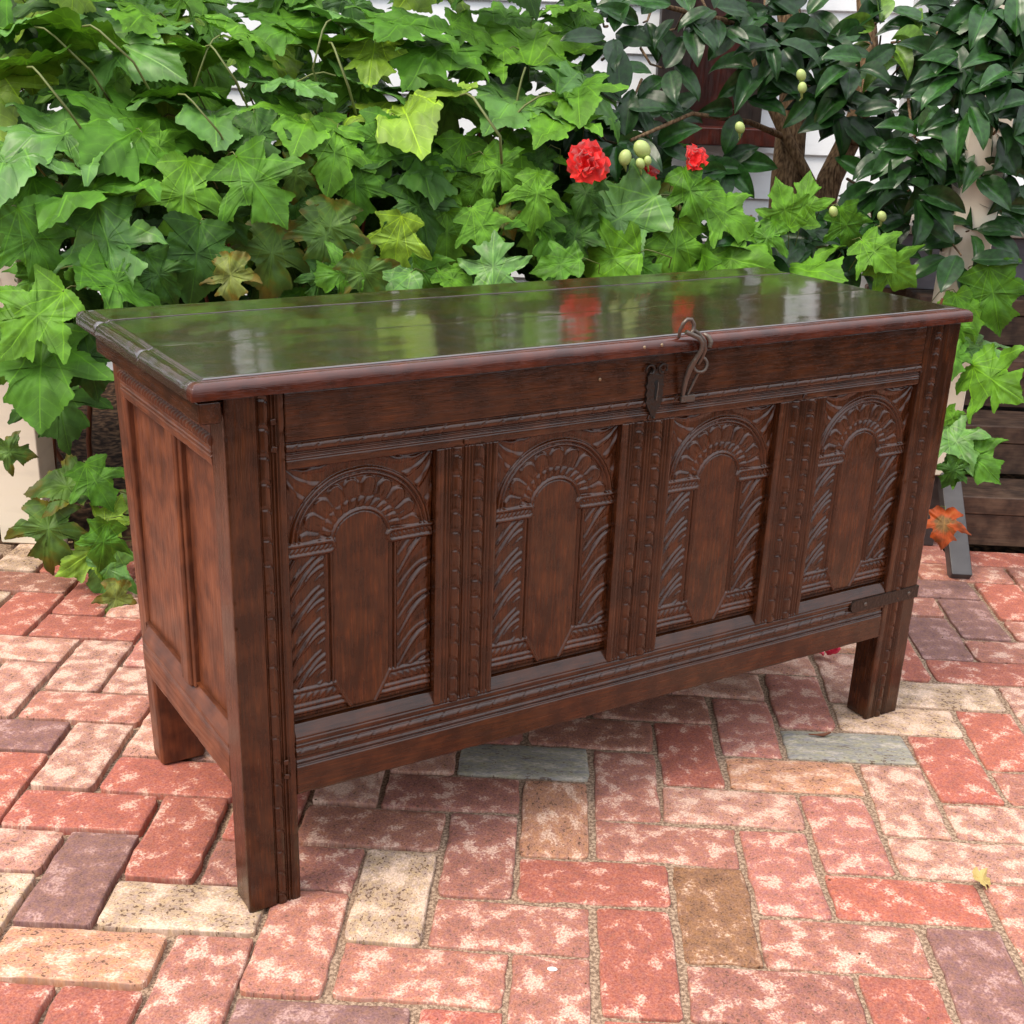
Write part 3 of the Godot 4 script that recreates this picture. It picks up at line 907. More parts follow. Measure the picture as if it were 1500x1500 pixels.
# ---------------------------------------------------------------- house, deck, steps
func house_and_steps() -> void:
	var house := thing("house", "white weatherboard house wall with a dark timber window behind the garden", "house", Vector3(0, 0, -3.25))
	var core := MB.new()
	core.box(Vector3(0.5, 1.45, -0.15), Vector3(11, 2.9, 0.2), 0.01)
	obj("wall", core.done(), M.white_paint, house)
	var board := MB.new()
	board.box(Vector3(0, 0.085, 0), Vector3(10.9, 0.17, 0.018), 0.003, Basis(Vector3.RIGHT, -0.09))
	var bm := board.done()
	for k in 17:
		obj("weatherboard", bm, M.white_paint, house, Transform3D(Basis.IDENTITY, Vector3(0.5, 0.12 + k * 0.155, -0.035)))
	var eave := MB.new()
	eave.box(Vector3(0.5, 2.95, 0.05), Vector3(11.4, 0.12, 0.6), 0.01)
	obj("fascia", eave.done(), M.cream_paint, house)
	var w := MB.new()
	w.box(Vector3(0.745, 1.55, 0.06), Vector3(0.11, 1.22, 0.12), 0.004)
	w.box(Vector3(1.015, 1.56, 0.05), Vector3(0.08, 1.2, 0.10), 0.004)
	var win := obj("window", w.done(), M.jarrah_dark, house)
	var pn := MB.new()
	pn.box(Vector3(0.888, 1.55, 0.03), Vector3(0.175, 1.18, 0.03), 0.003)
	obj("shutter", pn.done(), M.jarrah, win)
	var sill := MB.new()
	sill.box(Vector3(0.95, 0.955, 0.09), Vector3(0.36, 0.06, 0.16), 0.006)
	obj("sill", sill.done(), M.jarrah, win)

	var deck := thing("deck", "weathered pale grey deck boards on a dark fascia beside the house wall", "deck", Vector3(0, 0, 0))
	var fas := MB.new()
	fas.box(Vector3(2.6, 0.65, -2.45), Vector3(2.5, 0.16, 0.05), 0.004)
	obj("fascia", fas.done(), M.grey_paint, deck)
	var under := MB.new()
	under.box(Vector3(2.6, 0.28, -2.56), Vector3(2.5, 0.56, 0.04), 0.004)
	obj("skirting", under.done(), M.steps, deck)
	var db := MB.new()
	db.box(Vector3.ZERO, Vector3(2.52, 0.025, 0.086), 0.003)
	var dm := db.done()
	for k in 9:
		obj("deck_board", dm, M.deck, deck, Transform3D(Basis.IDENTITY, Vector3(2.6, 0.745, -2.44 - 0.092 * k)))
	var stub := MB.new()
	stub.box(Vector3(1.365, 1.12, -2.40), Vector3(0.05, 0.9, 0.05), 0.004)
	tag(obj("baluster", stub.done(), M.white_paint), "slim white square post standing against the deck behind the camellia", "post")

	var st := thing("timber_steps", "dark brown timber garden steps rising behind the chest's far corner", "steps", Vector3(1.47, 0, -1.74))
	for k in 4:
		var y := 0.14 * (k + 1)
		var z := -0.21 * k
		var t := MB.new()
		t.box(Vector3(0.6, y - 0.025, z - 0.10), Vector3(1.2, 0.05, 0.185), 0.004)
		obj("tread", t.done(), M.steps, st)
		var ri := MB.new()
		ri.box(Vector3(0.6, y - 0.05 - 0.045, z - 0.03), Vector3(1.19, 0.088, 0.03), 0.003)
		obj("riser", ri.done(), M.steps, st)
	var back := MB.new()
	back.box(Vector3(0.6, 0.26, -0.75), Vector3(1.18, 0.52, 0.03), 0.003)
	obj("backing", back.done(), M.stringer, st)
	var a := MB.new()
	var ang := atan2(0.235, 0.27)
	a.box(Vector3(-0.03, 0.118, 0.098), Vector3(0.052, 0.036, 0.36), 0.003, Basis(Vector3.RIGHT, ang))
	obj("stringer", a.done(), M.stringer, st)

func posts() -> void:
	var a := MB.new()
	a.box(Vector3(0, 0.48, 0), Vector3(0.12, 0.96, 0.10), 0.004)
	var p := thing("fence_post", "cream painted square post half hidden by drooping leaves, left of the chest", "post", Vector3(-0.916, 0, -1.475), 0.0, "cream posts")
	obj("shaft", a.done(), M.cream_paint, p)
	var cap := MB.new()
	cap.box(Vector3(0, 0.975, 0), Vector3(0.145, 0.03, 0.125), 0.006)
	obj("cap", cap.done(), M.cream_paint, p)
	var b := MB.new()
	b.box(Vector3(0, 0.80, 0), Vector3(0.098, 1.20, 0.09), 0.004)
	p = thing("fence_post", "tall cream painted post at the foot of the dark timber steps", "post", Vector3(1.395, 0, -1.765), 0.0, "cream posts")
	obj("shaft", b.done(), M.cream_paint, p)
	var foot := MB.new()
	foot.box(Vector3(0, 0.1, -0.005), Vector3(0.075, 0.2, 0.07), 0.003)
	obj("foot", foot.done(), M.stringer, p)

# ---------------------------------------------------------------- leaves and shrubs
func oak_leaf(s: int, curl: float, fold: float) -> MB:
	var half := [Vector2(0, 0.03), Vector2(0.09, -0.02), Vector2(0.19, -0.02), Vector2(0.30, 0.02), Vector2(0.425, 0.085), Vector2(0.36, 0.16), Vector2(0.305, 0.215), Vector2(0.275, 0.285), Vector2(0.37, 0.315), Vector2(0.47, 0.385), Vector2(0.54, 0.455), Vector2(0.635, 0.585), Vector2(0.52, 0.575), Vector2(0.42, 0.575), Vector2(0.32, 0.565), Vector2(0.235, 0.585), Vector2(0.225, 0.655), Vector2(0.315, 0.775), Vector2(0.22, 0.805), Vector2(0.15, 0.88), Vector2(0.075, 0.955), Vector2(0, 1.06)]
	var ring := []
	var r := RandomNumberGenerator.new()
	r.seed = s
	for side in [1.0, -1.0]:
		var pts := []
		for p: Vector2 in half:
			var open := 0.0
			if p.distance_to(Vector2(0.275, 0.285)) < 0.05 or p.distance_to(Vector2(0.235, 0.585)) < 0.05 or p.distance_to(Vector2(0.225, 0.655)) < 0.04:
				open = 0.012 + 0.035 * sin(s * 1.7)
			p += (p - Vector2(0, 0.42)).normalized() * open
			var q := p + Vector2(r.randf_range(-0.035, 0.035), r.randf_range(-0.03, 0.03)) * (1.0 if p.x > 0.01 else 0.0)
			pts.append(Vector2(q.x * side, q.y))
		var m := pts.size()
		var out := []
		for i in m - 1:
			for k in 4:
				var t := k / 4.0
				var q: Vector2 = pts[i].cubic_interpolate(pts[i + 1], pts[maxi(i - 1, 0)], pts[mini(i + 2, m - 1)], t)
				if k == 1 or k == 3:
					q += (q - Vector2(0, 0.4)).normalized() * r.randf_range(0.006, 0.018)
				out.append(q)
		out.append(pts[m - 1])
		if side < 0.0:
			out.reverse()
			out.pop_front()
			out.pop_back()
		ring.append_array(out)
	var mid := Vector2(0, 0.42)
	var levels := [0.0, 0.22, 0.45, 0.68, 0.86, 1.0]
	var count := ring.size() + 1
	var pts3 := PackedVector3Array()
	var uvs := PackedVector2Array()
	for l in levels.size():
		for k in count:
			var e: Vector2 = ring[k % ring.size()]
			var p := mid.lerp(e, levels[l])
			var z := -curl * (p.y - 0.3) * absf(p.y - 0.3) - 0.35 * curl * p.x * p.x + fold * absf(p.x)
			z += 0.085 * noise.get_noise_3d(p.x * 2.6, p.y * 2.6, s * 5.0) + 0.03 * noise.get_noise_3d(p.x * 7.0, p.y * 7.0, s * 5.0) * (p - mid).length() * 2.0
			for t: Vector2 in VEIN_TIPS:
				z -= 0.0022 * exp(-seg(p, Vector2(0, 0.05), t).x / 0.02)
			pts3.append(Vector3(p.x, p.y - 0.42, z))
			uvs.append(Vector2((p.x + 0.65) / 1.3, (1.08 - p.y) / 1.16))
	var mb := MB.new()
	mb.grid(pts3, count, levels.size(), uvs)
	var up := Vector3.ZERO
	for k in mb.n:
		up += k
	if up.z < 0.0:
		for k in mb.n.size():
			mb.n[k] = -mb.n[k]
		for k in range(0, mb.idx.size(), 3):
			var h := mb.idx[k]
			mb.idx[k] = mb.idx[k + 1]
			mb.idx[k + 1] = h
	for k in count:
		mb.n[k] = Vector3(0, 0, 1)
	return mb

func leaf_pose(at: Vector3, tip: Vector3, face: Vector3, size: float) -> Transform3D:
	var z := face.normalized()
	var y := (tip - z * tip.dot(z)).normalized()
	var x := y.cross(z)
	return Transform3D(Basis(x, y, z).scaled_local(Vector3(0.80 + 0.30 * fposmod(at.x * 37.0 + at.y * 91.0, 1.0), 1.0, 0.9 + 0.7 * fposmod(at.x * 71.0 + at.y * 13.0, 1.0)) * size), at)

func stuff_leaves(called: String, parent: Node, mesh: Mesh, m: Material, poses: Array) -> void:
	if poses.is_empty():
		return
	var mm := MultiMesh.new()
	mm.transform_format = MultiMesh.TRANSFORM_3D
	mm.mesh = mesh
	mm.instance_count = poses.size()
	for k in poses.size():
		mm.set_instance_transform(k, poses[k])
	var o := MultiMeshInstance3D.new()
	o.name = called
	o.multimesh = mm
	o.material_override = m
	parent.add_child(o, true)
	o.set_meta("kind", "stuff")

func hydrangea() -> void:
	var shapes := []
	for k in 7:
		shapes.append(oak_leaf(k + 3, 0.22 + 0.13 * (k % 4), -0.06 + 0.10 * (k % 3)).done())
	var bush := thing("oakleaf_hydrangea", "large leafy oakleaf hydrangea hedge behind the chest, some leaves edged brown", "shrub", Vector3.ZERO)
	var stalks := MB.new()
	var n := 0
	for e in HYDRANGEA_LEAVES:
		var p: Vector3 = e[1]
		obj("leaf", shapes[n % 7], M.leaf[e[0]], bush, leaf_pose(p, e[2], e[3], e[4] * 1.08 * (1.0 - 0.2 * smooth(0.9, 1.1, p.y))))
		petiole(stalks, p, e[2], e[3], e[4])
		n += 1
	# leaves between and behind the front ones; deep ones dark, hedge shade put into colour
	var extra := []
	while extra.size() < 860:
		var x := rnd(-2.1, 0.95)
		var y := rnd(0.08, 1.6)
		if x > 0.45 and y > 0.98 - (x - 0.45) * 0.5:
			continue
		if x < -0.66 and y < 0.52:
			continue
		if (absf(x - 0.09) < 0.055 and y > 0.94) or (absf(x + 0.41) < 0.05 and y > 1.04) or (x > 0.8 and y > 0.72):
			continue
		var front := -1.34 - 0.16 * smooth(-0.8, 0.6, x)
		var deep := rnd(0.05, 0.85)
		if y > 0.95 and rnd() < (0.22 if x < -0.25 else 0.42):
			continue
		if deep < 0.35 and rnd() < 0.55:
			continue
		var face := Vector3(rnd(-0.6, 0.6), rnd(0.1, 1.0), rnd(0.2, 1.0))
		var tip := Vector3(rnd(-0.9, 0.9), rnd(-1.0, -0.1), rnd(0.1, 0.9))
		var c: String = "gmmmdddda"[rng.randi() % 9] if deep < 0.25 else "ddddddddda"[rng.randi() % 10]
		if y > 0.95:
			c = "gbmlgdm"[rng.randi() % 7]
			face = Vector3(rnd(-0.5, 0.5), rnd(0.4, 1.2), rnd(0.1, 0.8))
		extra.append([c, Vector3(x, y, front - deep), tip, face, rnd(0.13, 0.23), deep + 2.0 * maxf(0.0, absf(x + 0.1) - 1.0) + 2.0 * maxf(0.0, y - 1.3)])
	extra.sort_custom(func(a, b): return a[5] < b[5])
	var rest := {}
	for k in extra.size():
		var e: Array = extra[k]
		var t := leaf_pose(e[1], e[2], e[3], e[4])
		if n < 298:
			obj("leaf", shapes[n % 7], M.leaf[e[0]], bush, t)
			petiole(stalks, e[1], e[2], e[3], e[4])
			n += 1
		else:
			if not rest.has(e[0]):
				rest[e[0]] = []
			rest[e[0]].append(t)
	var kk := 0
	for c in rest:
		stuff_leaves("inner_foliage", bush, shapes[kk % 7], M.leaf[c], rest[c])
		kk += 1
	obj("leaf_stalks", stalks.done(), M.petiole, bush).set_meta("kind", "stuff")
	for k in 26:
		var x := -2.0 + 2.85 * (k + rnd(0.1, 0.9)) / 26.0
		var z := rnd(-2.05, -1.75)
		var top := Vector3(x + rnd(-0.25, 0.25), rnd(0.8, 1.25) if x < 0.2 else rnd(0.5, 0.7), z + rnd(0.0, 0.15))
		var foot := Vector3(x, -0.02, z)
		var path := []
		for i in 7:
			var t := i / 6.0
			path.append(foot.lerp(top, t) + Vector3(0.03 * sin(t * 5.0 + k), 0, 0.05 * sin(t * 3.1)))
		var cane := MB.new()
		cane.tube(path, [0.008, 0.0075, 0.007, 0.006, 0.0045, 0.0035, 0.0025], 7)
		obj("cane", cane.done(), M.cane, bush)

	var low := thing("oakleaf_hydrangea", "small green hydrangea shoots hanging beside the cream post at the steps", "shrub", Vector3.ZERO)
	var ls := MB.new()
	n = 0
	for e in SPRIG_LEAVES:
		obj("leaf", shapes[(n * 3) % 7], M.leaf[e[0]], low, leaf_pose(e[1], e[2], e[3], e[4]))
		petiole(ls, e[1], e[2], e[3], e[4])
		n += 1
	obj("leaf_stalks", ls.done(), M.petiole, low).set_meta("kind", "stuff")
	var sprig := MB.new()
	sprig.tube([Vector3(1.22, -0.01, -1.62), Vector3(1.25, 0.25, -1.60), Vector3(1.27, 0.48, -1.57), Vector3(1.30, 0.68, -1.56)], [0.007, 0.006, 0.005, 0.003], 7)
	obj("cane", sprig.done(), M.cane, low)

func petiole(mb: MB, p: Vector3, tip: Vector3, face: Vector3, size: float) -> void:
	var z := face.normalized()
	var y := (tip - z * tip.dot(z)).normalized()
	var a := p - y * size * 0.385 - z * size * 0.006
	var way := -y
	way.y = minf(way.y, 0.25)
	way = (way + Vector3(0, -0.1, -0.5)).normalized()
	var b := a + way * size * 0.22
	var c := b + (way + Vector3(0, -0.5, -0.4)).normalized() * size * 0.35
	var e := c + Vector3(0, -0.06, -0.10)
	mb.tube([a, a.lerp(b, 0.5) + Vector3(0, 0.006, 0), b, c, e], [size * 0.008, size * 0.008, size * 0.009, size * 0.010, size * 0.010], 5, false)

func camellia_leaf(s: int, cup: float) -> MB:
	var nx := 7
	var ny := 13
	var pts := PackedVector3Array()
	var uvs := PackedVector2Array()
	for j in ny:
		var t := j / float(ny - 1)
		var half := 0.27 * pow(sin(PI * pow(t, 0.86)), 0.72) * (1.0 - 0.12 * t)
		if j == ny - 1:
			half = 0.0
		if j == 0:
			half = 0.012
		for i in nx:
			var u := i / float(nx - 1) * 2.0 - 1.0
			var x := u * half
			var z := cup * absf(x) * 1.1 - 0.22 * cup * (t - 0.3) * (t - 0.3) * 3.0 - 0.25 * maxf(0.0, t - 0.75) * (t - 0.75) * 4.0
			z += 0.02 * noise.get_noise_3d(x * 6.0, t * 5.0, s * 11.0) - 0.010 * exp(-absf(x) / 0.02) + 0.006 * sin(t * 30.0 + absf(x) * 25.0) * (1.0 - exp(-absf(x) / 0.05))
			pts.append(Vector3(x, t, z))
			uvs.append(Vector2(i / float(nx - 1), t))
	var mb := MB.new()
	mb.grid(pts, nx, ny, uvs)
	return mb

func camellia() -> void:
	var shapes := []
	for k in 5:
		shapes.append(camellia_leaf(k + 1, 0.15 + 0.12 * k).done())
	var tree := thing("camellia", "dark glossy camellia with red flowers and green buds behind the chest's right end", "shrub", Vector3.ZERO)
	for spec in [
		["trunk", [Vector3(0.97, -0.02, -1.98), Vector3(0.985, 0.4, -2.02), Vector3(0.994, 0.78, -2.06), Vector3(0.994, 0.90, -2.10), Vector3(1.0, 1.04, -2.16), Vector3(1.003, 1.18, -2.22), Vector3(0.966, 1.36, -2.28), Vector3(0.93, 1.7, -2.3)], [0.055, 0.05, 0.046, 0.043, 0.04, 0.036, 0.03, 0.02]],
		["trunk", [Vector3(0.99, 0.3, -2.0), Vector3(1.03, 0.6, -2.05), Vector3(1.08, 0.78, -2.06), Vector3(1.11, 0.90, -2.11), Vector3(1.167, 1.02, -2.16), Vector3(1.205, 1.16, -2.22), Vector3(1.182, 1.35, -2.30), Vector3(1.2, 1.7, -2.3)], [0.045, 0.04, 0.036, 0.034, 0.032, 0.028, 0.024, 0.015]],
		["branch", [Vector3(1.075, 0.84, -2.05), Vector3(1.061, 0.878, -2.05), Vector3(0.981, 1.0, -2.10), Vector3(0.903, 1.15, -2.16), Vector3(0.835, 1.34, -2.24)], [0.014, 0.014, 0.016, 0.018, 0.014]],
		["branch", [Vector3(1.2, 1.16, -2.14), Vector3(1.275, 1.246, -2.14), Vector3(1.40, 1.233, -2.14), Vector3(1.54, 1.287, -2.17)], [0.016, 0.013, 0.011, 0.007]],
		["branch", [Vector3(1.122, 1.0, -2.12), Vector3(1.262, 0.995, -1.95), Vector3(1.382, 1.02, -1.9)], [0.013, 0.010, 0.006]],
		["branch", [Vector3(0.98, 1.0, -2.12), Vector3(0.86, 1.04, -1.95), Vector3(0.70, 1.06, -1.8), Vector3(0.55, 1.0, -1.66)], [0.009, 0.007, 0.005, 0.004]],
		["branch", [Vector3(1.08, 0.8, -2.06), Vector3(1.12, 0.78, -1.85), Vector3(1.13, 0.76, -1.72)], [0.012, 0.009, 0.005]],
		["branch", [Vector3(0.99, 1.15, -2.2), Vector3(0.8, 1.27, -2.0), Vector3(0.6, 1.3, -1.85)], [0.014, 0.009, 0.005]],
	]:
		var mb := MB.new()
		mb.tube(spec[1], spec[2], 10)
		obj(spec[0], mb.done(), M.bark, tree)
	var n := 0
	var rest := {}
	var twigs := MB.new()
	for e in CAMELLIA_WHORLS:
		var p: Vector3 = e[1]
		var to := p + Vector3(rnd(-0.06, 0.06), rnd(-0.05, 0.1), rnd(-0.24, -0.14))
		twigs.tube([p, p.lerp(to, 0.5) + Vector3(0, -0.015, 0), to], [0.0022, 0.003, 0.004], 5, false)
		var turn := rnd(0, TAU)
		for k in int(e[2]) + 1:
			var w := turn + TAU * k / (int(e[2]) + 1) + rnd(-0.35, 0.35)
			var dir := Vector3(cos(w), sin(w) * 0.9 - 0.25, rnd(-0.25, 0.75)).normalized()
			var face := (Vector3(rnd(-0.45, 0.45), rnd(0.15, 0.9), rnd(0.35, 1.0))).normalized()
			var c: String = e[0]
			if c == "d" and rnd() < 0.35:
				c = "m"
			if c == "m" and rnd() < 0.3:
				c = "d"
			var t := leaf_pose(p + dir * 0.012 + Vector3(rnd(-0.02, 0.02), rnd(-0.02, 0.02), rnd(-0.03, 0.03)), dir, face, rnd(0.085, 0.125))
			if n < 296:
				obj("leaf", shapes[rng.randi() % 5], M.camellia[c], tree, t)
				n += 1
			else:
				if not rest.has(c):
					rest[c] = []
				rest[c].append(t)
	# deeper leaves that close the crown
	for k in 330:
		var x := rnd(0.35, 1.95)
		var y := rnd(0.78, 1.75)
		if x < 0.75 and y < 1.0:
			continue
		if (y < 1.36 and x < 1.2) or (absf(x - 1.04) < 0.16):
			continue
		var dir := Vector3(rnd(-1, 1), rnd(-1, 0.6), rnd(-0.2, 0.8)).normalized()
		rest[rest.keys()[0]].append(leaf_pose(Vector3(x, y, rnd(-2.35, -1.75)), dir, Vector3(rnd(-0.5, 0.5), rnd(0.2, 0.9), rnd(0.2, 1.0)), rnd(0.08, 0.12)))
	var kk := 0
	for c in rest:
		stuff_leaves("inner_foliage", tree, shapes[(kk * 2) % 5], M.camellia[c], rest[c])
		kk += 1
	obj("twigs", twigs.done(), M.bark, tree).set_meta("kind", "stuff")
	flower(tree, Vector3(0.452, 0.955, -1.50), 0.050, Vector3(-0.2, 0.2, 1.0), 15)
	flower(tree, Vector3(0.690, 0.968, -1.60), 0.033, Vector3(0.45, 0.25, 0.9), 9)
	flower(tree, Vector3(0.590, 0.935, -1.67), 0.030, Vector3(0.1, -0.3, 1.0), 6)
	for b in [[0.536, 0.966, -1.575, 0.017], [0.574, 0.985, -1.585, 0.021], [0.572, 0.955, -1.57, 0.012], [0.588, 0.962, -1.57, 0.010], [0.939, 1.154, -1.72, 0.013], [0.943, 1.127, -1.71, 0.012], [0.804, 1.036, -1.68, 0.013], [1.289, 1.033, -1.66, 0.010], [1.302, 1.027, -1.65, 0.010], [1.035, 0.86, -1.63, 0.012], [1.149, 0.853, -1.63, 0.012]]:
		var mb := MB.new()
		var r: float = b[3] * 0.88
		mb.tube([Vector3(0, -r, -0.002), Vector3(0.004, -r - 0.012, -0.015), Vector3(0.006, -r - 0.018, -0.05)], [r * 0.35, 0.002, 0.002], 6)
		mb.ball(Vector3.ZERO, Vector3(r, r * 1.25, r), 8, 10, Basis(Vector3(0.3, 0.1, 0.9).normalized(), rnd(-0.8, 0.8)))
		obj("bud", mb.done(), M.bud, tree, Transform3D(Basis.IDENTITY, Vector3(b[0], b[1], b[2])))

func petal_mesh(s: int) -> ArrayMesh:
	var pts := PackedVector3Array()
	for j in 9:
		var t := j / 8.0
		for i in 9:
			var u := i / 4.0 - 1.0
			var half := 0.62 * pow(sin(PI * minf(0.5 * pow(t, 0.7) * 1.25 + 0.03, 0.78)), 0.8) if j > 0 else 0.1
			if t > 0.8:
				half *= 1.0 - (t - 0.8) * 1.6
			var x := u * half
			var z := 0.55 * x * x + 0.25 * t * t + 0.16 * sin(u * 5.0 + s * 2.0) * t * t + 0.12 * noise.get_noise_3d(x * 4.0, t * 4.0, s * 8.0)
			var y := t - (0.10 * u * u if t > 0.7 else 0.0) + 0.07 * sin(u * 7.0 + s) * t * t
			pts.append(Vector3(x, y, z))
	var mb := MB.new()
	mb.grid(pts, 9, 9)
	return mb.done()

func flower(tree: Node3D, at: Vector3, r: float, face: Vector3, count: int) -> void:
	if not M.has("petals"):
		M.petals = [petal_mesh(1), petal_mesh(2), petal_mesh(3), petal_mesh(4)]
	var mb := MB.new()
	mb.ball(Vector3.ZERO, Vector3(0.3, 0.3, 0.3) * r, 6, 8)
	var z := face.normalized()
	var x := Vector3.UP.cross(z).normalized()
	var head := obj("flower", mb.done(), M.petal, tree, Transform3D(Basis(x, z.cross(x), z), at))
	for k in count:
		var t := (k + 0.5) / count
		var w := k * 2.39996 + rnd(-0.3, 0.3)
		var open := lerpf(0.35, 1.75, pow(t, 0.8)) + rnd(-0.2, 0.2)
		var dir := Vector3(sin(open) * cos(w), sin(open) * sin(w), cos(open))
		var inward := Vector3(-cos(open) * cos(w), -cos(open) * sin(w), sin(open))
		var y := dir
		var zz := (inward - y * inward.dot(y)).normalized()
		var size := r * lerpf(0.72, 1.05, t) * rnd(0.88, 1.1)
		obj("petal", M.petals[k % 4], M.petal, head, Transform3D(Basis(y.cross(zz), y, zz).scaled_local(Vector3.ONE * size), dir * 0.05 * r))

# ---------------------------------------------------------------- the chest
const CW := 1.3416
const CH := 0.7635
const CD := 0.5138

func steps_between(a: float, b: float, d: float) -> PackedFloat32Array:
	var n := maxi(1, ceili((b - a) / d))
	var out := PackedFloat32Array()
	for k in n + 1:
		out.append(lerpf(a, b, k / float(n)))
	return out

# sheet of relief: o the lower left, ux and uy along it, un outwards; xs ascending; f gives the height
func relief(mb: MB, o: Vector3, ux: Vector3, uy: Vector3, xs: PackedFloat32Array, ys: PackedFloat32Array, f: Callable, skirt: float) -> void:
	var un := ux.cross(uy)
	var nx := xs.size()
	var ny := ys.size()
	var pts := PackedVector3Array()
	for j in range(-1, ny + 1):
		var y := ys[clampi(j, 0, ny - 1)]
		for i in range(-1, nx + 1):
			var x := xs[clampi(i, 0, nx - 1)]
			var h: float = -skirt if i < 0 or j < 0 or i == nx or j == ny else f.call(x, y)
			pts.append(o + ux * x + uy * y + un * h)
	mb.grid(pts, nx + 2, ny + 2)

# run moulding. items: [centre, half width, height]; sunk: [from, to, depth]; beads: [centre, half width, height, nick spacing]
func moulding(mb: MB, o: Vector3, ux: Vector3, uy: Vector3, width: float, length: float, items: Array, sunk: Array, beads: Array, base: Callable, fine: Array, s: int, dy := 0.0025, soft := 0.0012) -> void:
	var xs := PackedFloat32Array()
	for part in fine:
		var st := steps_between(part[0], part[1], part[2])
		if xs.size():
			st.remove_at(0)
		xs.append_array(st)
	var hx := {}
	var bead := {}
	for x in xs:
		var h: float = base.call(x)
		for k in sunk:
			if x > k[0] and x < k[1]:
				h -= k[2] * smooth(0.0, 0.0015, minf(x - k[0], k[1] - x))
		for k in items:
			var d: float = absf(x - k[0]) / k[1]
			if d < 1.0:
				h += k[2] * sqrt(1.0 - d * d)
		for k in beads:
			var d: float = absf(x - k[0]) / k[1]
			if d < 1.0:
				h += k[2] * sqrt(1.0 - d * d)
				bead[x] = k
		h -= 0.0018 * (exp(-x / soft) + exp(-(width - x) / soft))
		hx[x] = h
	var f := func(x: float, y: float) -> float:
		var h: float = hx[x]
		if bead.has(x):
			var k: Array = bead[x]
			var d: float = (x - k[0]) / k[1]
			var row: float = y + d * k[1] * 0.55 + k[1] * 0.6 * d * d
			var gap: float = k[3]
			var near := fposmod(row + gap * 0.18 * noise.get_noise_1d(floorf(row / gap) * 17.0 + s), gap) - gap * 0.5
			h -= k[2] * 0.55 * exp(-pow(near / 0.0012, 2.0))
			h += 0.0010 * exp(-pow((near - 0.0034) / 0.0014, 2.0))
		h += 0.0007 * noise.get_noise_2d(x * 14.0 + s, y * 5.0) + 0.00025 * noise.get_noise_2d(x * 160.0, y * 9.0 + s)
		h -= 0.0035 * maxf(0.0, noise.get_noise_2d(s * 3.0, y * 30.0) - 0.15) * (exp(-x / 0.004) + exp(-(width - x) / 0.004))
		return h
	relief(mb, o, ux, uy, xs, steps_between(0.0, length, dy), f, 0.008)

func flat_base(_x: float) -> float:
	return 0.0

func peak(d: float, w: float) -> float:
	return maxf(0.0, 1.0 - absf(d) / w)

func round_peak(d: float, w: float) -> float:
	var t := absf(d) / w
	return sqrt(1.0 - t * t) if t < 1.0 else 0.0

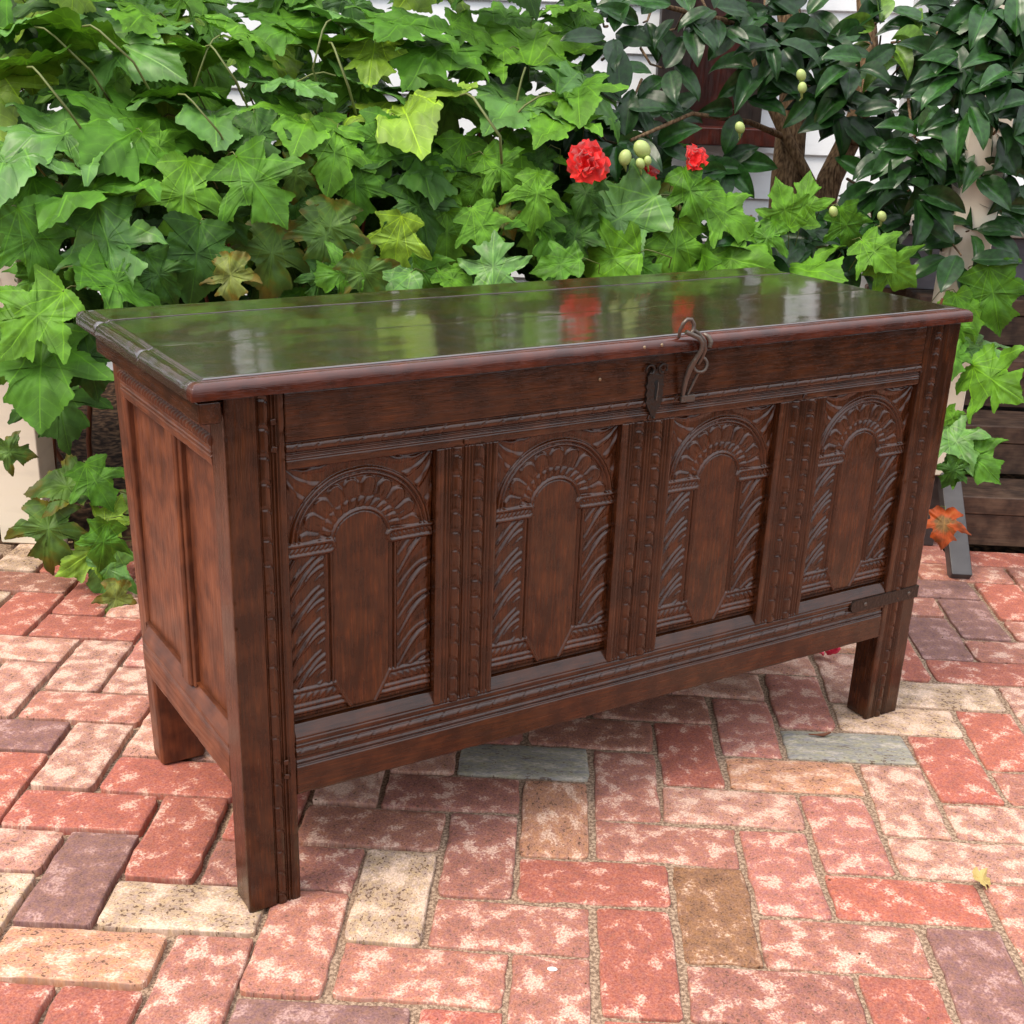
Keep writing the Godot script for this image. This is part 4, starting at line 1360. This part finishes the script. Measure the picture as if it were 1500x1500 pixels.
# carved arch panel: u across from the middle, v up from the foot; metres
func carving(u: float, v: float, s: int) -> float:
	var a := absf(u)
	var left := u < 0.0
	var mm := 0.00115
	var spring := 0.2535 + 0.002 * noise.get_noise_1d(s * 9.0)
	u += 0.0012 * noise.get_noise_2d(v * 9.0, s * 3.0)
	v += 0.0012 * noise.get_noise_2d(u * 9.0, s * 5.0)
	var grain := 0.35 * noise.get_noise_2d(u * 60.0 + s, v * 14.0) + 0.18 * noise.get_noise_2d(u * 220.0, v * 40.0 + s)
	# capital bar
	var q := Vector2(maxf(0.0, 0.047 - a), absf(v - 0.2515) )
	var cap := (q.length() if q.x > 0.0 else q.y)
	if cap < 0.0105:
		var h := 0.4 + 2.6 * round_peak(cap - 0.0075, 0.003)
		if cap < 0.0045:
			var nick := sin((a * 1.0 + (v - 0.2515) * 0.8) * 900.0)
			h = 0.2 + 1.9 * round_peak(cap, 0.0048) * (0.55 + 0.45 * nick)
		return (h + grain) * mm
	if v > spring:
		var w := v - spring
		var r := sqrt(u * u + w * w)
		var ang := atan2(w, u)
		if r < 0.0395:
			return (-0.2 + grain) * mm
		if r < 0.0455:
			return (-1.2 + 2.6 * round_peak(r - 0.0428, 0.0022) - 1.3 * peak(r - 0.0400, 0.0012) + grain) * mm
		if r < 0.061:
			var n := 15.0
			var t := fposmod(ang / PI * n + 25.0 * (r - 0.05), 1.0) - 0.5
			return (-1.6 + 2.4 * round_peak(r - 0.0535, 0.0075) * round_peak(t, 0.40) - 1.0 * round_peak(t, 0.12) * round_peak(r - 0.051, 0.004) + grain) * mm
		if r < 0.0895:
			var n := 9.0 + float(s % 2)
			var t := fposmod(ang / PI * n + 0.12 * noise.get_noise_2d(ang * 5.0, s), 1.0) - 0.5
			var rt := (r - 0.061) / 0.0285
			var wide := 0.48 * sqrt(clampf(1.0 - pow(maxf(0.0, rt - 0.55) / 0.45, 2.0), 0.0, 1.0))
			var h := -1.9
			if absf(t) < wide:
				h += 2.9 * pow(1.0 - pow(t / maxf(wide, 0.01), 4.0), 0.6) * (0.7 + 0.3 * rt) * smooth(-0.1, 0.15, rt)
				h -= 1.0 * peak(t, 0.06) * smooth(0.7, 0.2, rt)
			return (h + grain) * mm
		if r < 0.1055:
			return (-1.6 + 2.2 * round_peak(r - 0.0935, 0.0020) + 2.6 * round_peak(r - 0.0995, 0.0028) - 1.4 * peak(r - 0.0967, 0.0012) - 1.2 * peak(r - 0.0905, 0.0012) - 1.2 * peak(r - 0.1035, 0.0014) + grain) * mm
		# spandrel: gouged leaf fanning out of the corner
		var e := Vector2(0.108 - a, 0.37 - v)
		var ea := atan2(e.y, e.x)
		var el := e.length()
		var fl := sin(ea * 13.0 + el * 95.0 + (0.8 if left else 0.0)) * (0.75 + 0.25 * sin(el * 260.0))
		return (-1.9 + 2.3 * maxf(0.0, fl) * smooth(0.0, 0.012, el) + grain) * mm
	if v < 0.046:
		# foot of the column: mouldings that end on a slant
		var inner := 0.0195 + (v / 0.046) * 0.0245
		if a < inner - 0.003:
			return (-0.2 + grain) * mm
		if a < inner + 0.0025:
			return (-0.4 + 2.4 * round_peak(a - inner, 0.003) + grain) * mm
		var h := -1.6
		h += 2.8 * round_peak(v - 0.0425, 0.003) + 2.6 * round_peak(v - 0.0095, 0.0032) + 2.2 * round_peak(v - 0.018, 0.003)
		var row := round_peak(v - 0.0305, 0.0062)
		if row > 0.0:
			var nick := 0.5 + 0.5 * sin((a + v * 0.7) * 620.0)
			h += 2.4 * row * (0.35 + 0.65 * nick)
		return (h + grain) * mm
	if a < 0.0415:
		return (-0.2 + grain) * mm
	if a < 0.0545:
		return (-1.3 + 2.4 * round_peak(a - 0.0445, 0.0022) + 2.2 * round_peak(a - 0.0510, 0.0023) - 1.3 * peak(a - 0.0477, 0.0012) - 1.0 * peak(a - 0.0420, 0.001) + grain) * mm
	# column: scrolling leaf strokes
	var sp := (a - 0.0545) / 0.0535
	var gap := 0.0485
	var h := -1.9
	if left:
		var ph := (v - 0.05) / gap - 1.30 * (1.0 - pow(sp, 1.5)) + 0.03 * noise.get_noise_2d(v * 30.0, s)
		var t := fposmod(ph, 1.0)
		h += 2.6 * round_peak(t - 0.5, 0.075) * smooth(1.02, 0.9, sp)
		h += 2.2 * round_peak(t - 0.25 - 0.22 * sp, 0.06) * smooth(0.78, 0.55, sp)
		h += 2.2 * round_peak(t - 0.72 - 0.26 * sp * sp, 0.06) * smooth(0.05, 0.2, sp) * smooth(0.92, 0.7, sp)
		h += 1.7 * round_peak(t - 0.02 + 0.2 * sp, 0.05) * smooth(0.55, 0.35, sp)
		h += 1.4 * round_peak(t - 0.93, 0.05) * smooth(0.5, 0.7, sp)
	else:
		var ph := (v - 0.03) / gap + 0.95 * (1.0 - sp) - 0.25 * sin(sp * 3.0)
		var t := fposmod(ph, 1.0)
		h += 2.0 * pow(sin(PI * t), 0.7) * smooth(1.02, 0.8, sp) * smooth(-0.05, 0.12, sp)
		h -= 2.4 * peak(t - 0.5, 0.07) * smooth(0.1, 0.4, sp)
		h += 1.5 * round_peak(t - 0.2 - 0.25 * sp, 0.08) * smooth(0.85, 0.4, sp)
		h += 1.2 * round_peak(t - 0.78 + 0.2 * sp, 0.07)
		h -= 1.2 * peak(t - 0.34 - 0.18 * sp, 0.05)
	return (h + grain) * mm

func carved_panel(width: float, height: float, s: int) -> ArrayMesh:
	var mb := MB.new()
	var k := width / 0.216
	var f := func(x: float, y: float) -> float: return carving((x - width * 0.5) / k, y, s)
	relief(mb, Vector3.ZERO, Vector3.RIGHT, Vector3.UP, steps_between(0.0, width, 0.00125), steps_between(0.0, height, 0.00125), f, 0.01)
	return mb.done()

func lid_drop(d: float) -> float:
	if d < 0.011:
		var t := 1.0 - d / 0.011
		return 0.0022 + 0.0115 * (1.0 - sqrt(maxf(0.0, 1.0 - t * t)))
	if d < 0.0195:
		return 0.0022 + 0.0013 * exp(-pow((d - 0.0165) / 0.0011, 2.0))
	return 0.0022 * smooth(0.0235, 0.0195, d)

func chest() -> void:
	var ch := thing("carved_chest", "dark carved oak chest with four arched front panels standing on brick paving", "chest", Vector3.ZERO, deg_to_rad(34.429))
	var X := Vector3.RIGHT
	var Y := Vector3.UP
	var back := Vector3(0, 0, -1)
	# stiles of the front, each its board and the run moulding on its face
	var sunk := [[0.0415, 0.0705, 0.0026]]
	var items := [[0.0625, 0.0017, 0.0028], [0.0675, 0.0017, 0.0026]]
	var beads := [[0.0515, 0.0068, 0.0046, 0.037]]
	var lanes := [[0.0, 0.006, 0.001], [0.006, 0.040, 0.006], [0.040, 0.072, 0.0009], [0.072, 0.080, 0.0016]]
	for right in [false, true]:
		var mb := MB.new()
		if not right:
			moulding(mb, Vector3(0, 0, 0), X, Y, 0.080, CH, items, sunk, beads, flat_base, lanes, 3)
			mb.box(Vector3(0.0397, CH / 2 + 0.0005, -0.029), Vector3(0.0794, CH - 0.002, 0.048), 0.003)
		else:
			moulding(mb, Vector3(CW - 0.085, 0, 0), X, Y, 0.085, CH, [[0.0165, 0.0017, 0.0026], [0.0215, 0.0017, 0.0028], [0.046, 0.0017, 0.0026], [0.0505, 0.0017, 0.0024]], [[0.0135, 0.053, 0.0026]], [[0.0335, 0.0075, 0.0046, 0.026]], flat_base, [[0.0, 0.012, 0.002], [0.012, 0.054, 0.0009], [0.054, 0.079, 0.005], [0.079, 0.085, 0.001]], 5)
			mb.box(Vector3(CW - 0.0424, CH / 2 + 0.0005, -0.029), Vector3(0.0846, CH - 0.002, 0.048), 0.003)
		obj("front_stile", mb.done(), M.oak_up, ch)
	# rear stiles lean in a little towards the foot
	for right in [false, true]:
		var mb := MB.new()
		mb.box(Vector3(CW - 0.0405 if right else 0.0405, CH / 2, -CD + 0.026), Vector3(0.08, CH, 0.05), 0.006)
		for k in mb.v.size():
			var p := mb.v[k]
			p.x += (1.0 - p.y / CH) * (-0.016 if right else 0.016)
			mb.v[k] = p
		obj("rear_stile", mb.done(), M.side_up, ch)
	# front rails
	var top := MB.new()
	var rail_f := func(_x: float) -> float: return -0.0006
	# the mouldings run along the rail: across it is ux = up turned so that outwards stays outwards
	moulding(top, Vector3(CW - 0.085, 0.6605, 0), Y, -X, CH - 0.6605, CW - 0.165, [[0.0145, 0.0019, 0.0030], [0.0190, 0.0015, 0.0022]], [[0.0115, 0.0375, 0.0028]], [[0.0285, 0.0060, 0.0046, 0.031]], rail_f, [[0.0, 0.004, 0.0009], [0.004, 0.011, 0.003], [0.011, 0.039, 0.0009], [0.039, CH - 0.6605 - 0.004, 0.008], [CH - 0.6605 - 0.004, CH - 0.6605, 0.001]], 7)
	top.box(Vector3(CW / 2, (0.662 + CH) / 2, -0.022), Vector3(CW - 0.162, CH - 0.664, 0.030), 0.002)
	obj("top_rail", top.done(), M.oak_along, ch)
	var bot := MB.new()
	moulding(bot, Vector3(CW - 0.085, 0.176, 0), Y, -X, 0.117, CW - 0.165, [[0.0475, 0.0017, 0.0028], [0.0525, 0.0017, 0.0026], [0.0790, 0.0018, 0.0028]], [[0.0445, 0.0825, 0.0028]], [[0.0665, 0.0062, 0.0046, 0.029]], func(x: float) -> float: return -0.0006 - (0.0095 * clampf((x - 0.0915) / 0.0180, 0.0, 1.0) + 0.006 * smooth(0.1095, 0.1105, x)) - 0.0016 * exp(-pow((x - 0.0900) / 0.0012, 2.0)), [[0.0, 0.004, 0.001], [0.004, 0.043, 0.008], [0.043, 0.093, 0.0009], [0.093, 0.108, 0.003], [0.108, 0.117, 0.001]], 9)
	bot.box(Vector3(CW / 2, 0.224, -0.028), Vector3(CW - 0.162, 0.092, 0.024), 0.002)
	obj("bottom_rail", bot.done(), M.oak_along, ch)
	# muntins
	var k := 0
	for x in [[0.3005, 0.4005], [0.6165, 0.7165], [0.9345, 1.0385]]:
		var w: float = x[1] - x[0]
		var z: float = w / 0.102
		var mb := MB.new()
		moulding(mb, Vector3(x[0], 0.266, 0), X, Y, w, 0.396, [[0.0105 * z, 0.0028, 0.0030], [0.0165 * z, 0.0024, 0.0028], [0.0220 * z, 0.0022, 0.0026], [0.0475 * z, 0.0022, 0.0028], [0.0530 * z, 0.0024, 0.0030], [0.0585 * z, 0.0022, 0.0028], [0.0835 * z, 0.0022, 0.0026], [0.0890 * z, 0.0024, 0.0028], [0.0950 * z, 0.0022, 0.0026]], [[0.0075, w - 0.0045, 0.0030]], [[0.0350 * z, 0.0075, 0.0048, 0.0285], [0.0710 * z, 0.0085, 0.0050, 0.0255]], flat_base, [[0.0, w, 0.00095]], 20 + k * 7)
		mb.box(Vector3((x[0] + x[1]) / 2, 0.466, -0.02), Vector3(w - 0.0006, 0.392, 0.026), 0.001)
		obj("muntin", mb.done(), M.oak_up, ch)
		k += 1
	# the four arched panels
	var shapes := [carved_panel(0.2205, 0.37, 3), carved_panel(0.2205, 0.37, 8), carved_panel(0.2205, 0.37, 21), carved_panel(0.2205, 0.37, 34)]
	for n in 4:
		var x: float = [0.0800, 0.4000, 0.7160, 1.0380][n]
		obj("carved_panel", shapes[n], M.panel, ch, Transform3D(Basis.IDENTITY, Vector3(x - 0.0003, 0.2925, -0.0115)))
	# left end: rails, muntin, two plain panels
	for right in [false, true]:
		var face := Vector3(CW, 0, 0) if right else Vector3.ZERO
		var away := 1.0 if right else -1.0
		var ux := back if right else -back
		var from_z := -0.0525 if right else -CD + 0.0505
		var span := CD - 0.103
		var tr := MB.new()
		# run along z; outwards = ux x uy
		var along := ux
		var o := face + Vector3(0, 0.662, from_z)
		# mouldings along the rail, across it upwards
		var ends := o + along * span
		moulding(tr, ends, Y, -along, CH - 0.662, span, [[0.0125, 0.0024, 0.0034], [0.0185, 0.0024, 0.0034]], [[0.0095, 0.0215, 0.0022], [0.0255, 0.0445, 0.0026]], [[0.0350, 0.0088, 0.0062, 0.0125]], flat_base, [[0.0, 0.009, 0.0015], [0.009, 0.046, 0.0009], [0.046, CH - 0.662 - 0.003, 0.008], [CH - 0.662 - 0.003, CH - 0.662, 0.001]], 31, 0.002)
		tr.box(face + Vector3(-away * 0.020, (0.664 + CH) / 2, -CD / 2), Vector3(0.032, CH - 0.667, span - 0.002), 0.001)
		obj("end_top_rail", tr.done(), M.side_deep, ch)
		var br := MB.new()
		var bo := face + Vector3(0, 0.192, from_z) + along * span
		moulding(br, bo, Y, -along, 0.088, span, [[0.0475, 0.0017, 0.0024], [0.0530, 0.0017, 0.0024]], [[0.0445, 0.0565, 0.0024]], [], func(x: float) -> float: return -0.016 * clampf((x - 0.0615) / 0.0265, 0.0, 1.0), [[0.0, 0.004, 0.001], [0.004, 0.043, 0.008], [0.043, 0.064, 0.001], [0.064, 0.088, 0.003]], 37, 0.004)
		br.box(face + Vector3(-away * 0.026, 0.226, -CD / 2), Vector3(0.030, 0.064, span - 0.002), 0.001)
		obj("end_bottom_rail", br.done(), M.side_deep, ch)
		var mu := MB.new()
		mu.box(face + Vector3(-away * 0.0155, 0.468, -0.238), Vector3(0.030, 0.40, 0.042), 0.005)
		mu.box(face + Vector3(-away * 0.0185, 0.468, -0.238), Vector3(0.024, 0.40, 0.054), 0.004)
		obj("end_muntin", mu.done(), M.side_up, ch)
		for z in [[-CD + 0.049, -0.252], [-0.224, -0.0505]]:
			var pm := MB.new()
			var w: float = z[1] - z[0]
			var start := Vector3(face.x - away * 0.0155, 0.268, z[1] if right else z[0])
			relief(pm, start, ux, Y, steps_between(0.0, w, 0.02), steps_between(0.0, 0.40, 0.02), func(x: float, y: float) -> float: return 0.0012 * noise.get_noise_2d(x * 12.0, y * 4.0), 0.006)
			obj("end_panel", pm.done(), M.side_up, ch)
	# back and bottom boards
	var bk := MB.new()
	bk.box(Vector3(CW / 2, 0.475, -CD + 0.018), Vector3(CW - 0.158, 0.56, 0.02), 0.002)
	obj("back_board", bk.done(), M.oak_along, ch)
	var fl := MB.new()
	fl.box(Vector3(CW / 2, 0.214, -CD / 2), Vector3(CW - 0.075, 0.018, CD - 0.075), 0.002)
	obj("floor_board", fl.done(), M.oak_along, ch)
	# lid: three boards, moulded along the outer edges
	var x0 := -0.0443
	var x1 := CW + 0.0031
	var z_front := 0.0195
	var z_back := -CD - 0.0066
	var lid := Node3D.new()
	lid.name = "lid"
	ch.add_child(lid)
	var seams := [z_front, -0.204, -0.412, z_back]
	for b in 3:
		var zf: float = seams[b]
		var zb: float = seams[b + 1]
		var xs := steps_between(x0, x0 + 0.03, 0.0012)
		for part in [[x0 + 0.03, x1 - 0.03, 0.02], [x1 - 0.03, x1, 0.0012]]:
			var more := steps_between(part[0], part[1], part[2])
			more.remove_at(0)
			xs.append_array(more)
		var zs := PackedFloat32Array()
		if b == 0:
			zs = steps_between(0.0205, 0.03, 0.0012)
			zs[0] = 0.0206
			var more := steps_between(0.03, zf - zb, 0.012)
			more.remove_at(0)
			zs.append_array(more)
		elif b == 2:
			zs = steps_between(0.0, zf - zb - 0.03, 0.012)
			var more := steps_between(zf - zb - 0.03, zf - zb, 0.0015)
			more.remove_at(0)
			zs.append_array(more)
		else:
			zs = steps_between(0.0, zf - zb, 0.012)
		var crisp := PackedFloat32Array()
		for k2 in zs.size():
			crisp.append(zs[k2])
			if k2 == 0 and b > 0:
				crisp.append_array(PackedFloat32Array([0.0006, 0.0018, 0.005]))
			if k2 == zs.size() - 2 and b < 2:
				crisp.append_array(PackedFloat32Array([zf - zb - 0.005, zf - zb - 0.0018, zf - zb - 0.0006]))
		zs = crisp
		var mb := MB.new()
		var cup := 0.0009 * (1 if b != 1 else -1)
		var f := func(x: float, y: float) -> float:
			var z := zf - y
			var d := minf(x - x0, x1 - x)
			if b == 0:
				d = minf(d, z_front - z)
			if b == 2:
				d = minf(d, z - z_back)
			var h := -lid_drop(maxf(d, 0.0))
			var t := y / (zf - zb)
			h += cup * (4.0 * (t - 0.5) * (t - 0.5) - 0.5) + 0.0007 * noise.get_noise_2d(x * 2.5, z * 5.0) + 0.00022 * noise.get_noise_2d(x * 9.0, z * 40.0)
			var seam := minf(y if b > 0 else 9.0, (zf - zb - y) if b < 2 else 9.0)
			h -= 0.0006 * exp(-seam / 0.0008)
			var end := x - x0
			if end < 0.07:
				h -= 0.0035 * exp(-end / 0.012) * exp(-pow(seam / 0.005, 2.0))
				h -= 0.0035 * exp(-end / 0.014) * maxf(0.0, noise.get_noise_2d(x * 25.0, z * 70.0) - 0.05)
			if b == 0 and z_front - z < 0.03:
				h -= 0.002 * exp(-(z_front - z) / 0.008) * maxf(0.0, noise.get_noise_2d(x * 22.0 + 5.0, 3.0) - 0.1)
			return h
		relief(mb, Vector3(0, 0.7896, zf), X, Vector3(0, 0, -1), xs, zs, f, 0.0235)
		if b == 0:
			var nm := MB.new()
			relief(nm, Vector3(0, 0.7896, zf), X, Vector3(0, 0, -1), xs, steps_between(0.0, 0.0205, 0.001), f, 0.0225)
			obj("lid_moulding", nm.done(), M.nose, lid)
		mb.box(Vector3((x0 + x1) / 2, 0.7690, (zf + zb) / 2), Vector3(x1 - x0 - 0.012, 0.006, zf - zb - (0.012 if b != 1 else 0.004)), 0.002)
		obj("lid_board", mb.done(), M.lid, lid)
	for e in [[-0.0215, 0.030, -0.215, 0.46], [CW + 0.005, 0.010, -0.26, 0.50]]:
		var cl := MB.new()
		cl.box(Vector3(e[0], 0.7505, e[2]), Vector3(e[1], 0.0285, e[3]), 0.003)
		obj("cleat", cl.done(), M.oak_deep, lid)
	hardware(ch)

func prism(mb: MB, pts: PackedVector2Array, z0: float, z1: float, bev: float) -> void:
	var tris := Geometry2D.triangulate_polygon(pts)
	var mid := Vector2.ZERO
	for p in pts:
		mid += p / pts.size()
	var top := []
	for p in pts:
		var q := p + (mid - p).normalized() * bev
		top.append(mb.put(Vector3(q.x, q.y, z1), Vector3.BACK))
	for k in range(0, tris.size(), 3):
		mb.tri(top[tris[k]], top[tris[k + 1]], top[tris[k + 2]])
	var m := pts.size()
	for k in m:
		var a := pts[k]
		var b := pts[(k + 1) % m]
		var nn := Vector3(b.y - a.y, a.x - b.x, 0).normalized()
		if nn.dot(Vector3(a.x - mid.x, a.y - mid.y, 0)) < 0.0:
			nn = -nn
		var i0 := mb.put(Vector3(a.x, a.y, z0), nn)
		var i1 := mb.put(Vector3(b.x, b.y, z0), nn)
		var i2 := mb.put(Vector3(mb.v[top[(k + 1) % m]].x, mb.v[top[(k + 1) % m]].y, z1), nn)
		var i3 := mb.put(Vector3(mb.v[top[k]].x, mb.v[top[k]].y, z1), nn)
		mb.quad(i0, i1, i2, i3)

func hardware(ch: Node3D) -> void:
	# lock plate with two scrolls, waisted edge and a pointed foot
	var half := [Vector2(0.004, 0.741), Vector2(0.010, 0.739), Vector2(0.0155, 0.731), Vector2(0.0145, 0.722), Vector2(0.0175, 0.716), Vector2(0.0150, 0.710), Vector2(0.0172, 0.703), Vector2(0.0145, 0.698), Vector2(0.0160, 0.691), Vector2(0.0115, 0.682), Vector2(0.0060, 0.674), Vector2(0.0035, 0.664)]
	var pts := PackedVector2Array()
	for p: Vector2 in half:
		pts.append(Vector2(0.670 + p.x, p.y))
	for i in range(half.size() - 1, -1, -1):
		pts.append(Vector2(0.670 - half[i].x, half[i].y))
	var mb := MB.new()
	prism(mb, pts, -0.003, 0.0032, 0.0008)
	for s in [-1.0, 1.0]:
		var path := []
		for k in 12:
			var w: float = -1.2 + 4.9 * k / 11.0
			path.append(Vector3(0.670 + s * (0.0120 - 0.0075 * cos(w)) , 0.7405 + 0.0070 * sin(w), 0.0035))
		mb.tube(path, [0.0022, 0.0023, 0.0023, 0.0022, 0.0021, 0.002, 0.002, 0.0019, 0.0018, 0.0018, 0.0017, 0.0016], 7)
		mb.ball(Vector3(0.670 + s * 0.0112, 0.735, 0.004), Vector3(0.0024, 0.0024, 0.0016), 5, 7)
	mb.ball(Vector3(0.671, 0.6665, 0.004), Vector3(0.0022, 0.0022, 0.0018), 5, 7)
	var plate := obj("lock_plate", mb.done(), M.iron_dark, ch)
	var key := MB.new()
	key.ball(Vector3(0.6715, 0.7195, 0.0030), Vector3(0.0042, 0.0046, 0.0012), 6, 10)
	key.box(Vector3(0.6715, 0.7070, 0.0034), Vector3(0.0038, 0.0230, 0.0012), 0.0004)
	obj("keyhole", key.done(), M.hole, plate)
	var pin := MB.new()
	pin.tube([Vector3(0.6745, 0.721, 0.0036), Vector3(0.6745, 0.712, 0.0046), Vector3(0.6738, 0.704, 0.0040), Vector3(0.6735, 0.693, 0.0038)], [0.0010, 0.0014, 0.0011, 0.0013], 6)
	obj("keyhole_rim", pin.done(), M.iron, plate)
	# hasp: hooked loop on the lid edge, two strands that hang down, a small ring and a tail on a foot plate
	var hs := MB.new()
	hs.tube([Vector3(0.700, 0.788, 0.012), Vector3(0.696, 0.799, 0.018), Vector3(0.698, 0.810, 0.022), Vector3(0.704, 0.8155, 0.023), Vector3(0.711, 0.815, 0.024), Vector3(0.7155, 0.808, 0.025), Vector3(0.715, 0.800, 0.026), Vector3(0.711, 0.796, 0.026)], [0.0025, 0.0028, 0.0030, 0.0030, 0.0030, 0.0030, 0.0029, 0.0028], 8)
	hs.tube([Vector3(0.702, 0.7975, 0.024), Vector3(0.713, 0.793, 0.028), Vector3(0.723, 0.788, 0.031), Vector3(0.7290, 0.780, 0.032), Vector3(0.7295, 0.770, 0.031), Vector3(0.726, 0.756, 0.025), Vector3(0.722, 0.742, 0.018), Vector3(0.7205, 0.723, 0.012), Vector3(0.7205, 0.708, 0.009), Vector3(0.7212, 0.697, 0.0075)], [0.0036, 0.0038, 0.0036, 0.0034, 0.0036, 0.0040, 0.0047, 0.0044, 0.0038, 0.0030], 9)
	hs.tube([Vector3(0.714, 0.801, 0.024), Vector3(0.7255, 0.7935, 0.026), Vector3(0.7355, 0.782, 0.028), Vector3(0.7405, 0.769, 0.026), Vector3(0.7415, 0.756, 0.020), Vector3(0.7395, 0.745, 0.015)], [0.0028, 0.0032, 0.0036, 0.0036, 0.0033, 0.0028], 8)
	var hasp := obj("hasp", hs.done(), M.iron, ch)
	var ring := MB.new()
	var path := []
	for k in 15:
		var w := TAU * k / 14.0
		path.append(Vector3(0.741 + 0.0105 * sin(w + 0.4), 0.7445 + 0.0115 * cos(w + 0.4), 0.017 + 0.004 * sin(w)))
	ring.tube(path, [0.0027], 8, false)
	obj("hasp_ring", ring.done(), M.iron, hasp)
	var tail := MB.new()
	tail.tube([Vector3(0.7440, 0.7345, 0.014), Vector3(0.7390, 0.719, 0.010), Vector3(0.7345, 0.706, 0.008), Vector3(0.7310, 0.697, 0.0065)], [0.0023, 0.0025, 0.0023, 0.0021], 7)
	obj("hasp_tail", tail.done(), M.iron, hasp)
	var foot := MB.new()
	foot.box(Vector3(0.7330, 0.6905, 0.0045), Vector3(0.0275, 0.0115, 0.006), 0.0015)
	obj("hasp_foot", foot.done(), M.iron, hasp)
	var staple := MB.new()
	staple.tube([Vector3(0.7500, 0.7880, 0.010), Vector3(0.7525, 0.7850, 0.0185), Vector3(0.7545, 0.7780, 0.0215), Vector3(0.7540, 0.7700, 0.0205)], [0.0032, 0.0038, 0.0038, 0.0032], 8)
	obj("staple", staple.done(), M.iron, hasp)
	# repair strap round the right corner
	var sp := MB.new()
	var q := PackedVector2Array()
	for k in 9:
		var w := PI / 2 + PI * k / 8.0
		q.append(Vector2(1.178 + 0.0118 * cos(w), 0.2555 + 0.0118 * sin(w)))
	q.append(Vector2(CW + 0.003, 0.2435))
	q.append(Vector2(CW + 0.003, 0.2670))
	prism(sp, q, -0.002, 0.0026, 0.0006)
	sp.box(Vector3(CW + 0.0018, 0.2553, -0.045), Vector3(0.0034, 0.0235, 0.088), 0.0008)
	var strap := obj("corner_strap", sp.done(), M.iron_dark, ch)
	for p in [Vector2(1.203, 0.2555), Vector2(1.318, 0.2555)]:
		var nl := MB.new()
		nl.ball(Vector3(p.x, p.y, 0.0028), Vector3(0.0042, 0.0042, 0.0018), 6, 9)
		obj("nail", nl.done(), M.iron, strap)
	for p in [Vector3(0.569, 0.734, 0.0), Vector3(0.632, 0.779, 0.0185), Vector3(0.664, 0.780, 0.0185)]:
		var nl := MB.new()
		nl.ball(p, Vector3(0.0028, 0.0028, 0.0016), 6, 8)
		obj("nail", nl.done(), M.brass, ch)
	for p in [Vector2(0.064, 0.727), Vector2(0.064, 0.691), Vector2(0.346, 0.668), Vector2(0.666, 0.6665), Vector2(0.985, 0.667), Vector2(0.064, 0.235), Vector2(0.064, 0.212)]:
		var pg := MB.new()
		pg.box(Vector3(p.x, p.y, 0.0008), Vector3(0.0085, 0.0085, 0.0035), 0.0016, Basis(Vector3.BACK, rnd(-0.4, 0.4)))
		obj("peg", pg.done(), M.oak_up, ch)

# ---------------------------------------------------------------- small things on the paving
func fallen_bits() -> void:
	if not M.has("petals"):
		M.petals = [petal_mesh(1), petal_mesh(2)]
	var at := Vector3(1.390 * cos(0.6009) - 0.247 * sin(0.6009), 0.012, -1.390 * sin(0.6009) - 0.247 * cos(0.6009))
	var p := MB.new()
	for k in 3:
		var src: ArrayMesh = M.petals[k % 2]
		var o := MB.new()
		var a := src.surface_get_arrays(0)
		o.v = a[Mesh.ARRAY_VERTEX]; o.n = a[Mesh.ARRAY_NORMAL]; o.uv = a[Mesh.ARRAY_TEX_UV]; o.idx = a[Mesh.ARRAY_INDEX]
		p.add(o, Transform3D(Basis.from_euler(Vector3(-1.1 + 0.25 * k, 1.2 + 0.8 * k, 0.2)).scaled_local(Vector3.ONE * 0.026), Vector3(0.006 * k, 0.003 * k - 0.006, 0.003 * k)))
	var petal := obj("fallen_petal", p.done(), M.petal_pink)
	petal.position = at
	tag(petal, "small crimson petal fallen on the bricks under the chest's right end", "petal")
	var leaf := oak_leaf(50, 0.8, 0.5)
	var yl := obj("fallen_leaf", leaf.done(), M.dry, self, leaf_pose(Vector3(1.103, 0.008, -0.181), Vector3(0.9, 0, 0.25), Vector3(0.1, 1, 0.3), 0.036))
	tag(yl, "tiny curled yellow leaf lying in a joint of the red bricks", "leaf")
	var ol := obj("fallen_leaf", oak_leaf(51, 0.5, 0.3).done(), M.leaf["o"], self, leaf_pose(Vector3(1.80, 0.012, -1.62), Vector3(-1, 0, 0.1), Vector3(0.1, 1, 0.25), 0.11))
	tag(ol, "dry orange-brown leaf lying at the foot of the timber steps", "leaf")
	var tw := MB.new()
	tw.tube([Vector3(-0.022, 0.002, 0.0), Vector3(-0.008, 0.004, 0.004), Vector3(0.006, 0.003, 0.001), Vector3(0.02, 0.005, -0.006)], [0.0012, 0.002, 0.0035, 0.002], 6)
	var t := obj("twig", tw.done(), M.cane, self, Transform3D(Basis.IDENTITY, Vector3(0.935, 0.002, -0.632)))
	tag(t, "small brown twig lying on the grey brick", "twig")
	var pb := MB.new()
	pb.ball(Vector3.ZERO, Vector3(0.0075, 0.002, 0.0045), 6, 9)
	var b := obj("pebble", pb.done(), plain(Color(0.92, 0.90, 0.86), 0.6), self, Transform3D(Basis.IDENTITY, Vector3(0.441, 0.002, 0.084)))
	tag(b, "white chip lying on a worn red brick near the front", "pebble")
